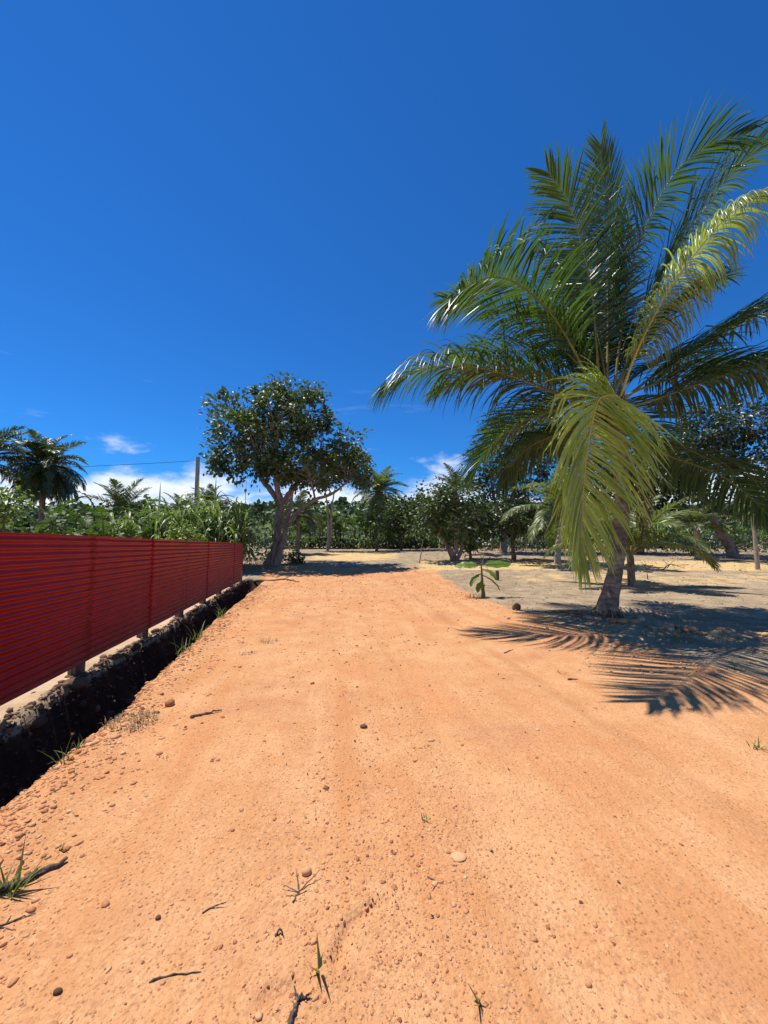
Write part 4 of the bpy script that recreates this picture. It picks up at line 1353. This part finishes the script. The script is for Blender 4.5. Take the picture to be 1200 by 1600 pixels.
def young_banana():
    b = np.array(at((3.062, 12.009)))
    root = thing('young_banana_plant', 'young banana plant with two bright upper leaves at the edge of the track', 'banana plant', b)
    MB().tube([(0, 0, -0.1), (0.0, 0, 0.12), (-0.02, 0, 0.38), (-0.03, 0, 0.68), (-0.04, 0, 0.98)], [0.075, 0.062, 0.045, 0.033, 0.02], 10, lump=0.08).build('stem', M['banana_stem'], root)
    spec = [((-0.03, 0, 0.98), 0.95, 0.34, 8, 14, 7, 0.10, -4), ((-0.05, 0, 0.97), 0.82, 0.32, 10, 30, 176, 0.15, 8), ((-0.03, -0.02, 0.86), 0.62, 0.24, 0, 70, -50, 0.3, 0),
            ((-0.05, 0, 0.72), 0.62, 0.22, -10, 70, 210, 0.3, 0), ((0.0, 0, 0.66), 0.70, 0.22, -16, 55, -28, 0.3, 0), ((-0.05, -0.02, 0.50), 0.45, 0.18, -25, 60, 230, 0.3, 0),
            ((0.02, 0.03, 0.84), 0.6, 0.22, 5, 85, 20, 0.3, 0)]
    for k, (p, ln, w, el, dr, az, fold, roll) in enumerate(spec):
        me = banana_leaf(ln, w, el, dr, 16, False, 30 + k, fold).mesh('leaf', [M['leaf_young_banana'], M['stalk']])
        o = link('leaf', me, root, p)
        # the two upper leaves stand tilted so that their blades face the track
        o.rotation_euler = (math.radians(38 if k == 0 else (-36 if k == 1 else roll)), 0, math.radians(az))
    MB().tube([(-0.04, 0, 0.96), (-0.05, 0.01, 1.2), (-0.02, 0.0, 1.42)], [0.014, 0.010, 0.004], 6, tint=0.7).build('rolled_leaf', M['leaf_young_banana'], root)
    me = banana_leaf(0.4, 0.12, -40, 40, 8, True, 39, 0.3).mesh('dry_leaf', [M['frond_dead'], M['frond_dead']])
    link('dry_leaf', me, root, (0.0, 0, 0.45)).rotation_euler = (0, 0, math.radians(70))


young_banana()


# ------------------------------------------------------------------ cane
def cane_meshes(seed):
    rng = np.random.default_rng(seed)
    mbs, mbl = MB(), MB()
    K = 7
    for s in range(11):
        a = rng.uniform(0, 6.28)
        r = rng.uniform(0.05, 0.55)
        h = rng.uniform(1.7, 3.1)
        lean = rng.uniform(0.05, 0.5)
        b = np.array([r * math.cos(a), r * math.sin(a), -0.1])
        tp = b + np.array([lean * math.cos(a), lean * math.sin(a), h])
        st = spline([b, (b + tp) / 2 - np.array([0.1 * math.cos(a), 0.1 * math.sin(a), 0]), tp], 7)
        mbs.tube(st, np.linspace(0.022, 0.012, 7), 5, tint=rng.random())
        m = 9
        t = np.linspace(0.35, 1.0, m)
        p = np.stack([np.interp(t, np.linspace(0, 1, 7), st[:, k]) for k in range(3)], -1)
        az = a + np.arange(m) * math.pi + rng.normal(0, 0.5, m)
        el = np.radians(np.interp(t, [0.35, 1.0], [42, 72]) + rng.normal(0, 8, m))
        d = np.stack([np.cos(az) * np.cos(el), np.sin(az) * np.cos(el), np.sin(el)], -1)
        ln = rng.uniform(1.5, 2.4, m)
        ws = rng.uniform(0.085, 0.14, m)
        g = rng.uniform(0.30, 0.62, m)
        side = unit(np.cross(d, [0, 0, 1.0]))
        rows = []
        wp = np.interp(np.linspace(0, 1, K + 1), [0, 0.2, 0.6, 1], [0.6, 1.0, 0.9, 0.05])
        pos = p.copy()
        for k in range(K + 1):
            hw = (ws * wp[k] * 0.5)[:, None]
            nl = np.cross(side, d)
            rows.append(np.stack([pos - side * hw + nl * hw * 0.35, pos, pos + side * hw + nl * hw * 0.35], 1))
            pos = pos + d * (ln / K)[:, None]
            d = unit(d + np.array([0, 0, -1.0]) * (g * (0.4 + 1.4 * k / K))[:, None])
        V = np.stack(rows, 1)
        per = (K + 1) * 3
        f = [[k * 3 + q, k * 3 + q + 1, k * 3 + q + 4, k * 3 + q + 3] for k in range(K) for q in (0, 1)]
        F = (np.arange(m)[:, None, None] * per + np.array(f)[None]).reshape(-1, 4)
        mbl.add(V.reshape(-1, 3), F, 0, np.repeat(np.clip(rng.normal(0.5, 0.25, m), 0, 1), per))
    return mbs.mesh('stalks', M['stalk']), mbl.mesh('blades', M['leaf_cane'])


CANE = [cane_meshes(s) for s in (71, 72, 73)]
rng = np.random.default_rng(74)
cane_spots = [(-13.4, 19.6, 0.86), (-12.6, 20.8, 0.95), (-11.7, 19.9, 0.95), (-11.0, 21.2, 1.1), (-10.3, 20.0, 1.05), (-9.6, 21.5, 1.12), (-8.9, 20.2, 0.98), (-8.3, 21.6, 1.05), (-7.7, 20.6, 0.95), (-12.0, 22.6, 1.0),
              (-10.6, 23.0, 1.05), (-9.0, 23.4, 1.05), (-14.3, 21.0, 0.85)]
for k, (x, y, s) in enumerate(cane_spots):
    r = thing('cane_clump', 'tall clump of broad-bladed cane grass behind the far end of the fence', 'cane', at((x, y)), rng.uniform(0, 6.28), 'cane clumps behind the fence')
    r.scale = (s, s, s)
    st, bl = CANE[k % 3]
    link('stalks', st, r)
    link('blades', bl, r)

# ------------------------------------------------------------------ pole, cable, stakes, post
pb = at(((-16.185, 33.0, 1.6)[0], 33.0))
pt = (-16.43, 33.0, 8.711)
root = thing('utility_pole', 'square concrete utility pole standing above the cane', 'utility pole', pb)
hh = pt[2] - pb[2]
q = [0.17, 0.115]
mb = MB()
V = [[sx * w, sy * w, z] for (w, z) in ((q[0], -0.3), (q[1], hh)) for sx, sy in ((-1, -1), (1, -1), (1, 1), (-1, 1))]
mb.add(V, [[0, 1, 5, 4], [1, 2, 6, 5], [2, 3, 7, 6], [3, 0, 4, 7], [4, 5, 6, 7]])
mb.build('shaft', M['concrete'], root, smooth_shade=False)
MB().box((0, -0.14, hh - 0.32), (0.09, 0.10, 0.12)).build('insulator', M['concrete'], root, smooth_shade=False)


def cable(label, a, b, sag, r=0.02):
    a, b = np.array(a), np.array(b)
    t = np.linspace(0, 1, 24)[:, None]
    P = a + (b - a) * t - np.array([0, 0, 1.0]) * sag * 4 * t * (1 - t)
    o = MB().tube(P, r, 5).build('overhead_cable', M['wire'], origin=a)
    tag(o, label, 'cable', 'overhead cables')


top = np.array((-16.374, 32.8, 8.332))
cable('thin black cable running left from the concrete pole in front of the tall palm', top, (-33.692, 26.0, 6.14), 0.12)
cable('thin black cable running right from the concrete pole behind the broad dark tree', top, (10.053, 60.0, 8.219), 0.25)


def stake(name, label, xy, h, r, lean=(0, 0), mat='timber', category='stake', group=None, square=False):
    o0 = np.array(at(xy))
    mb = MB()
    if square:
        mb.box((lean[0] / 2, lean[1] / 2, h / 2 - 0.15), (2 * r, 2 * r, h + 0.3))
    else:
        mb.tube(spline([(0, 0, -0.2), (lean[0] * 0.45 + 0.02, lean[1] * 0.5, h * 0.5), (lean[0], lean[1], h)], 8), np.linspace(r, r * 0.75, 8), 7, lump=0.15)
    o = mb.build(name, M[mat], None, not square, loc=o0)
    tag(o, label, category, group)


stake('wooden_stake', 'thin leaning stake on the grey field left of the forked shrub tree', (2.226, 24.452), 1.5, 0.035, (0.25, 0))
stake('wooden_stake', 'pale upright stake left of the dark thin-trunked tree', (10.392, 37.286), 1.7, 0.06, (0.02, 0))
stake('wooden_stake', 'pale upright stake between the dark tree and the pale palm', (13.675, 34.358), 2.0, 0.055, (-0.1, 0))
stake('wooden_stake', 'thin bare stick standing behind the young banana plant', (5.843, 23.232), 1.1, 0.025, (0.3, 0))
stake('fence_post', 'thick grey wooden post standing alone near the right edge', (20.873, 21.617), 3.1, 0.11, (-0.1, 0), category='post')
stake('tree_stump', 'short dark stump on the field below the sunny palm', (-0.742, 37.286), 0.75, 0.16, (0.05, 0), 'bark_brown', 'stump')
stake('tree_stump', 'stubby yellowish stump among the young palms on the right', (25.057, 31.104), 1.7, 0.28, (0.1, 0), 'frond_dead', 'stump')

# ------------------------------------------------------------------ far woods and hills
def build_hills():
    xs = np.linspace(-520, 520, 131)
    ys = np.concatenate([np.linspace(75, 260, 38), np.linspace(275, 480, 10)])
    X, Y = np.meshgrid(xs, ys, indexing='xy')
    ridge = 12.5 + 6.0 * fbm(X * 0.006, Y * 0.004, 90) + 2.0 * fbm(X * 0.03, Y * 0.03, 91)
    Z = 0.6 + ridge * smooth(Y, 85, 200)
    Z = np.where(Y < 76, 0.2, Z)
    nr, nc = X.shape
    i = np.arange(nr - 1)[:, None] * nc
    j = np.arange(nc - 1)[None, :]
    F = np.stack([i + j, i + j + 1, i + nc + j + 1, i + nc + j], -1).reshape(-1, 4)
    o = MB().add(np.stack([X, Y, Z], -1).reshape(-1, 3), F).build('hills', M['hill'])
    tag(o, kind='structure')
    rng = np.random.default_rng(92)
    m = 900
    y = 100 + 120 * rng.random(m)
    x = rng.uniform(-1.15, 1.15, m) * y
    z = 0.6 + (12.5 + 6.0 * fbm(x * 0.006, y * 0.004, 90) + 2.0 * fbm(x * 0.03, y * 0.03, 91)) * smooth(y, 85, 200)
    keep = fbm(x * 0.03, y * 0.03, 95) > -0.25
    x, y, z = x[keep], y[keep], z[keep]
    m = len(x)
    per = 26
    r = rng.uniform(1.4, 3.2, m)
    D = unit(rng.normal(0, 1, (m, per, 3)))
    D[..., 2] = np.abs(D[..., 2]) * 1.1 - 0.15
    P = np.stack([x, y, z + r * 0.7], -1)[:, None] + D * (r * 1.0)[:, None, None]
    mb = MB()
    N = D + rng.normal(0, 0.4, D.shape)
    tn = np.repeat(np.clip(rng.normal(0.45, 0.2, m), 0, 1), per)
    mb.leaves(P.reshape(-1, 3), rng.normal(0, 1, (m * per, 3)), N.reshape(-1, 3), np.repeat(r * 0.75, per), np.repeat(r * 0.6, per), 0, tn)
    o = mb.build('far_woodland', M['leaf_wood'])
    tag(o, 'far dark woodland covering the low hills on the horizon', 'woodland', kind='stuff')


build_hills()


def undergrowth(label, spots, n, mat, seed, leaf=0.32):
    """spots: (x0, x1, y0, y1, height)"""
    rng = np.random.default_rng(seed)
    mb = MB()
    for (x0, x1, y0, y1, h) in spots:
        m = int(n * (x1 - x0))
        x = rng.uniform(x0, x1, m)
        y = rng.uniform(y0, y1, m)
        top = h * (0.75 + 0.45 * fbm(x * 0.5, y * 0.5, seed) + 0.25 * fbm(x * 1.7, y * 1.7, seed + 3))
        z = zg(x, y) + np.maximum(0.15, top) * rng.random(m) ** 0.75
        P = np.stack([x, y, z], -1)
        D = rng.normal(0, 1, (m, 3))
        D[:, 2] -= 0.2
        N = rng.normal(0, 0.5, (m, 3)) + [0, -0.25, 1.0]
        ll = leaf * rng.uniform(0.6, 1.3, m)
        mb.leaves(P, D, N, ll, ll * 0.55, 0, np.clip(0.42 + 0.25 * fbm(x * 0.7, y * 0.7, seed + 7) + rng.normal(0, 0.15, m), 0, 1))
    o = mb.build('undergrowth', M[mat])
    tag(o, label, 'undergrowth', kind='stuff')


undergrowth('dense dark undergrowth closing off the back of the field', [(-40, 62, 47.5, 54, 3.4), (-14, 40, 42.0, 44.5, 1.5)], 130, 'leaf_mid', 95, 0.38)
undergrowth('dark undergrowth behind the red fence and the cane', [(-46, -14, 26, 30, 2.0), (-26, -7, 25.5, 28, 2.2), (-20, -12.5, 17.5, 20.0, 0.9)], 150, 'leaf_dark', 96, 0.28)
undergrowth('shaded undergrowth below the trees on the right', [(24, 60, 33, 37, 2.0), (8, 24, 36.5, 40, 1.6)], 100, 'leaf_dark', 97, 0.30)


# ------------------------------------------------------------------ small things on the ground
def blades(mb, n, spread, h, w, seed, lean=0.5, mi=0, K=4, c=(0, 0, 0)):
    rng = np.random.default_rng(seed)
    a = rng.uniform(0, 6.28, n)
    r = spread * np.sqrt(rng.random(n))
    pos = np.stack([r * np.cos(a), r * np.sin(a), np.full(n, -0.01)], -1) + np.asarray(c)
    az = rng.uniform(0, 6.28, n)
    el = rng.uniform(0.7, 1.45, n)
    d = np.stack([np.cos(az) * np.cos(el), np.sin(az) * np.cos(el), np.sin(el)], -1)
    ln = h * rng.uniform(0.5, 1.15, n)
    side = unit(np.cross(d, [0, 0, 1.0]))
    rows = []
    for k in range(K + 1):
        hw = w * 0.5 * (1 - (k / K) ** 1.6) + 0.0004
        rows.append(np.stack([pos - side * hw, pos + side * hw], 1))
        pos = pos + d * (ln / K)[:, None]
        d = unit(d + np.array([0, 0, -1.0]) * (lean * rng.uniform(0.1, 0.9, n))[:, None])
    V = np.stack(rows, 1)
    f = [[k * 2, k * 2 + 1, k * 2 + 3, k * 2 + 2] for k in range(K)]
    F = (np.arange(n)[:, None, None] * (2 * K + 2) + np.array(f)[None]).reshape(-1, 4)
    mb.add(V.reshape(-1, 3), F, mi, np.repeat(rng.random(n), 2 * K + 2))
    return mb


def tuft(label, xy, n, spread, h, w, seed, mat='grass', lean=0.4, name='grass_tuft', group=None):
    o = blades(MB(), n, spread, h, w, seed, lean).build(name, M[mat], None, loc=at(xy))
    tag(o, label, 'grass', group)
    return o


tuft('grass sprig with upright green blade nearest the bottom, left of the curved groove', (-0.236, 1.531), 5, 0.012, 0.10, 0.012, 1, lean=0.12)
tuft('thin grass sprig at the bottom right of centre', (0.33, 1.434), 6, 0.008, 0.085, 0.008, 2, lean=0.1)
tuft('tiny green weed in the middle of the track', (0.236, 2.295), 9, 0.02, 0.05, 0.008, 3)
tuft('arching grass tuft on the lip of the ditch, nearest the camera', (-2.265, 2.837), 9, 0.04, 0.20, 0.011, 4)
tuft('small grass tuft on the ditch lip beside the dry mat', (-2.281, 3.0), 8, 0.05, 0.13, 0.009, 5)
tuft('grass tuft halfway along the lip of the ditch', (-2.935, 5.72), 14, 0.10, 0.30, 0.012, 6)
tuft('wispy grass hanging over the ditch lip below the fourth sheet', (-3.093, 6.489), 14, 0.10, 0.34, 0.012, 7)
tuft('taller grass tuft on the far part of the ditch lip', (-3.525, 8.435), 14, 0.12, 0.40, 0.015, 8)
tuft('grass tuft at the far end of the ditch', (-5.665, 17.168), 22, 0.3, 0.40, 0.02, 9)
tuft('small weed on the track near the ditch lip', (-1.618, 2.925), 9, 0.03, 0.045, 0.006, 10)
tuft('green grass blades at the left bottom edge beside the dead branch', (-1.708, 1.847), 26, 0.06, 0.20, 0.012, 11, lean=0.3)
tuft('small weed left of the dead branch', (-1.677, 2.097), 9, 0.025, 0.05, 0.006, 12)
tuft('small green weed right of the track below the frond shadow', (2.846, 3.074), 10, 0.05, 0.09, 0.010, 13)
tuft('low green grass growing round the foot of the big palm', (3.897, 7.22), 40, 0.35, 0.16, 0.010, 14)
tuft('green grass among the stones right of the big palm', (4.661, 6.489), 50, 0.35, 0.16, 0.010, 15)
tuft('grass tuft in the shade right of the palm stones', (5.615, 6.489), 36, 0.35, 0.13, 0.010, 16)
tuft('dry grass mat beside the lip of the ditch', (-2.197, 3.458), 260, 0.20, 0.09, 0.005, 17, 'dry_grass', 1.1)
tuft('thin dry grass beside the track near the middle of the ditch', (-1.979, 5.653), 50, 0.10, 0.07, 0.005, 18, 'dry_grass', 1.0)
tuft('thin dry weed at the left of the track far from the camera', (-1.869, 6.36), 60, 0.16, 0.10, 0.006, 19, 'dry_grass', 0.9)
tuft('pale dry grass beside the young banana plant', (2.77, 11.856), 70, 0.3, 0.22, 0.010, 20, 'dry_grass', 0.6)
for k, (p, lab) in enumerate([((-1.91, 5.72), 'flattened dry weed left of the track centre'), ((-0.402, 4.14), 'flattened dry weed in the middle distance of the track'),
                              ((2.187, 4.812), 'flattened dry weed near the palm shadow')]):
    tuft(lab, p, 22, 0.07, 0.05, 0.006, 30 + k, 'dry_grass', 1.0)


def twig(label, pts, rad, seed=0, subs=(), name='dry_twig', category='twig', mat='twig'):
    P0 = np.array(at(pts[0]))
    rng = np.random.default_rng(seed)
    mb = MB()

    def line(ps, r):
        L3 = [np.array(at(p[:2], (p[2] if len(p) > 2 else 0.0) + r * 0.6)) - P0 for p in ps]
        S = spline(L3, 12)
        S += rng.normal(0, r * 0.35, S.shape)
        mb.tube(S, np.linspace(r, r * 0.35, 12), 6, lump=0.25, seed=seed)
    line(pts, rad)
    for s in subs:
        line(s, rad * 0.6)
    o = mb.build(name, M[mat], None, loc=P0)
    tag(o, label, category)


twig('dead grey branch lying at the left bottom edge', [(-1.773, 1.804), (-1.713, 1.889), (-1.647, 1.946), (-1.604, 2.034)], 0.022, 1, [[(-1.713, 1.889), (-1.758, 1.967), (-1.787, 2.011)]], 'dead_branch', 'branch')
twig('thin forked twig at the left bottom below the dead branch', [(-1.609, 1.699), (-1.561, 1.736), (-1.502, 1.77)], 0.005, 2, [[(-1.582, 1.725), (-1.593, 1.758)], [(-1.593, 1.709), (-1.519, 1.699)]])
twig('dark flat piece of bark lying beside the ditch', [(-1.743, 3.583), (-1.646, 3.649), (-1.522, 3.718)], 0.016, 3, (), 'bark_piece', 'bark')
twig('small spiky dead twig beside the tan stone', [(-0.4, 1.804), (-0.379, 1.866), (-0.303, 1.932) + (0.03,)], 0.004, 4,
     [[(-0.382, 1.853), (-0.468, 1.872) + (0.02,)], [(-0.382, 1.853), (-0.421, 1.946) + (0.03,)], [(-0.385, 1.841), (-0.338, 1.866)], [(-0.385, 1.841), (-0.441, 1.835)]])
twig('little brown twig in the near gravel patch', [(0.206, 1.932), (0.244, 1.905), (0.221, 1.86)], 0.004, 5, [[(0.244, 1.905), (0.278, 1.892)]])
twig('thin brown twig lying left of the near gravel', [(-0.853, 1.506), (-0.795, 1.527), (-0.679, 1.539)], 0.004, 6)
twig('short dry twig on the near left of the track', [(-0.777, 1.758), (-0.738, 1.793), (-0.695, 1.81)], 0.004, 7, [[(-0.749, 1.781), (-0.691, 1.787)]])
twig('dark rooty scrap at the bottom edge left of centre', [(-0.307, 1.385), (-0.301, 1.423), (-0.29, 1.452) + (0.01,)], 0.010, 8, [[(-0.292, 1.444), (-0.253, 1.448) + (0.01,)], [(-0.299, 1.434), (-0.316, 1.471) + (0.03,)]], 'root_scrap', 'root')
twig('tiny dark dead leaf near the centre bottom', [(-0.438, 1.663), (-0.42, 1.673) + (0.01,), (-0.401, 1.658)], 0.005, 9)
twig('dry stick lying across the far end of the ditch', [(-6.084, 18.243), (-5.099, 17.168), (-4.498, 17.582), (-3.575, 16.42)], 0.05, 10, [[(-5.455, 17.582), (-5.322, 18.956) + (0.08,)]], 'dead_branch', 'branch')
twig('short dark stick on the track left of the frond shadow', [(2.131, 4.565), (2.193, 4.586), (2.245, 4.586)], 0.012, 11)
twig('thin stick lying on the far track', [(1.752, 5.72), (1.86, 5.823), (1.941, 5.894)], 0.010, 12)
twig('bare little sapling with crooked branches behind the big palm', [(11.955, 17.582), (11.926, 17.582) + (0.45,), (11.839, 17.582) + (0.85,)], 0.02, 13,
     [[(11.926, 17.582) + (0.4,), (12.187, 17.582) + (0.75,)], [(11.897, 17.582) + (0.55,), (11.607, 17.582) + (0.9,)], [(11.926, 17.582) + (0.5,), (12.361, 17.582) + (0.6,)]], 'bare_sapling', 'sapling')
twig('dead black branches heaped on the yellow sand right of the big palm', [(14.999, 20.861), (16.012, 21.617) + (0.25,), (17.201, 22.13)], 0.035, 14,
     [[(15.615, 21.37) + (0.1,), (16.455, 21.871) + (0.5,)], [(15.941, 21.617) + (0.2,), (15.768, 21.871) + (0.5,)], [(16.084, 21.617) + (0.2,), (16.887, 21.37) + (0.3,)]], 'dead_branch', 'branch')

def litter():
    rng = np.random.default_rng(123)
    n = 520
    y = 1.7 + 18 * rng.random(n) ** 1.05
    x = np.where(rng.random(n) < 0.55, rng.normal(-0.25, 0.25, n) * y * 0.5, rng.uniform(-0.3, 1.0, n) * y * 0.8)
    keep = x - fence_x(y) > 1.15
    x, y = x[keep], y[keep]
    n = len(x)
    P = np.stack([x, y, zg(x, y) + 0.004], -1)
    a = rng.uniform(0, 6.28, n)
    D = np.stack([np.cos(a), np.sin(a), rng.uniform(0, 0.25, n)], -1)
    ll = np.interp(y, [1.4, 6, 19], [0.012, 0.032, 0.07]) * rng.uniform(0.5, 1.9, n)
    mb = MB().leaves(P, D, rng.normal(0, 0.25, (n, 3)) + [0, 0, 1.0], ll, ll * rng.uniform(0.12, 0.5, n), 0, rng.random(n), curl=0.3, fold=0.3)
    tag(mb.build('leaf_litter', M['litter']), 'scattered brown scraps of dry leaf and twig on the track', 'litter', kind='stuff')


litter()

# a dry fallen frond beside the foot of the palm
p0 = np.array(at((4.411, 7.808), 0.05))
ends = [p0, np.array(at((4.277, 8.286), 0.05)), np.array(at((4.089, 8.75), 0.04)), np.array(at((3.802, 9.089), 0.02))]
R, rad, V, Q, Tn, per = frond_geo([e - p0 for e in ends], n=30, L=0.42, W=0.03, K=3, grav=0.02, vang=0.03, ref=np.array([0, 0, 1.0]), seed=9, r0=0.025, start=0.2)
root = thing('fallen_frond', 'dry grey palm frond lying on the ground left of the big palm', 'palm frond', p0)
MB().tube(R, rad, 6).build('rachis', M['frond_dead'], root)
tag(MB().add(V, Q, 0, Tn).build('leaflets', M['frond_dead'], root), kind='stuff')

# stones
rng = np.random.default_rng(77)
for k in range(64):
    t = rng.random()
    px = 5.05 + 1.7 * t + rng.normal(0, 0.16)
    py = 7.35 - 0.75 * t + rng.normal(0, 0.2)
    if k % 4 == 0:
        a = rng.uniform(3.3, 6.2)
        px, py = 4.72 + 0.55 * math.cos(a), 8.2 + 0.6 * math.sin(a)
    put_stone('stone', (px, py), rng.uniform(0.03, 0.085), 'rounded tan stone in the loose heap round the foot of the big palm', 'stone', 'stones heaped round the foot of the palm', k=k % 7,
              rz=rng.uniform(0, 6.28), mat='pale_stone' if k % 3 else 'gravel')
put_stone('stone', (-0.37, 1.953), 0.026, 'small angular tan stone beside the spiky dead twig', k=11, mat='gravel', rz=0.5)
put_stone('stone', (-2.089, 3.864), 0.05, 'tan stone standing proud beside the dry grass mat', k=12, mat='gravel', rz=0.7)
put_stone('stone', (-0.955, 1.739), 0.012, 'tiny black pebble on the near left of the track', k=13, mat='rubble', rz=0.2)
put_stone('stone', (-0.174, 3.387), 0.028, 'dark pebble alone in the middle of the track', k=14, mat='rubble')
put_stone('stone', (0.374, 2.049), 0.034, 'flat yellow stone sunk in the track right of centre', k=15, mat='gravel', sink=0.12, flat=0.35)
put_stone('stone', (-1.155, 1.475), 0.012, 'brown pebble near the bottom left corner', k=17, mat='rubble')
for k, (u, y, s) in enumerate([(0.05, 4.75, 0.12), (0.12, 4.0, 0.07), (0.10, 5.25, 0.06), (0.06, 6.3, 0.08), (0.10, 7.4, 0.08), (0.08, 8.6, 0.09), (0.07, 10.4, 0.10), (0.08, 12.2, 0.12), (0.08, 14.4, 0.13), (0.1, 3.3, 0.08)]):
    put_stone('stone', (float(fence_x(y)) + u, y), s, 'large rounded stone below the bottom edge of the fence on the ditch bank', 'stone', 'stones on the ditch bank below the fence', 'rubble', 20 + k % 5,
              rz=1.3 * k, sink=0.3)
for k in range(34):
    t = k / 33
    put_stone('edging_stone', (12.5 + 17.5 * t + rng.normal(0, 0.2), 34.5 - 1.5 * t + rng.normal(0, 0.25)), rng.uniform(0.08, 0.16), 'small whitish stone in the row across the back of the field',
              'stone', 'row of whitish stones across the field', 'white_stone', 30 + k % 4, rz=rng.uniform(0, 6.28))

# fallen coconut by the young banana plant
V, F = ico2()
o = MB().add(V * [0.10, 0.10, 0.12], F).build('fallen_coconut', M['husk'], None, loc=at((3.246, 9.553), 0.06))
tag(o, 'dark brown fallen coconut on the track edge right of the young banana plant', 'coconut')
o.rotation_euler = (0.9, 0.3, 0.4)
# brown stump behind the young banana
stake('dry_stump', 'short brown rotten stump just behind the young banana plant', (5.045, 17.373), 0.42, 0.10, (0.03, 0), 'husk', 'stump')

# broad-leaved seedlings
def seedling(label, xy, n, ln, seed, h=0.06):
    rng = np.random.default_rng(seed)
    o0 = at(xy)
    root = thing('seedling', label, 'seedling', o0)
    MB().tube([(0, 0, -0.02), (0, 0, h)], [0.004, 0.003], 5).build('stem', M['stalk'], root)
    for k in range(n):
        a = k * 2.4 + rng.normal(0, 0.3)
        mb = MB().leaves(np.zeros((1, 3)), np.array([[math.cos(a), math.sin(a), 0.35]]), np.array([[0, 0, 1.0]]), ln * rng.uniform(0.8, 1.1), ln * 0.7, 0, 0.7)
        link('leaf', mb.mesh('leaf', M['leaf_bright']), root, (0, 0, h * (0.6 + 0.4 * k / n)))


seedling('bright green seedling in the mouth of the ditch at the left edge', (-2.36, 2.42), 5, 0.06, 1, 0.10)
seedling('small green seedling beside the lower right of the frond shadow', (4.414, 4.96), 4, 0.07, 2)
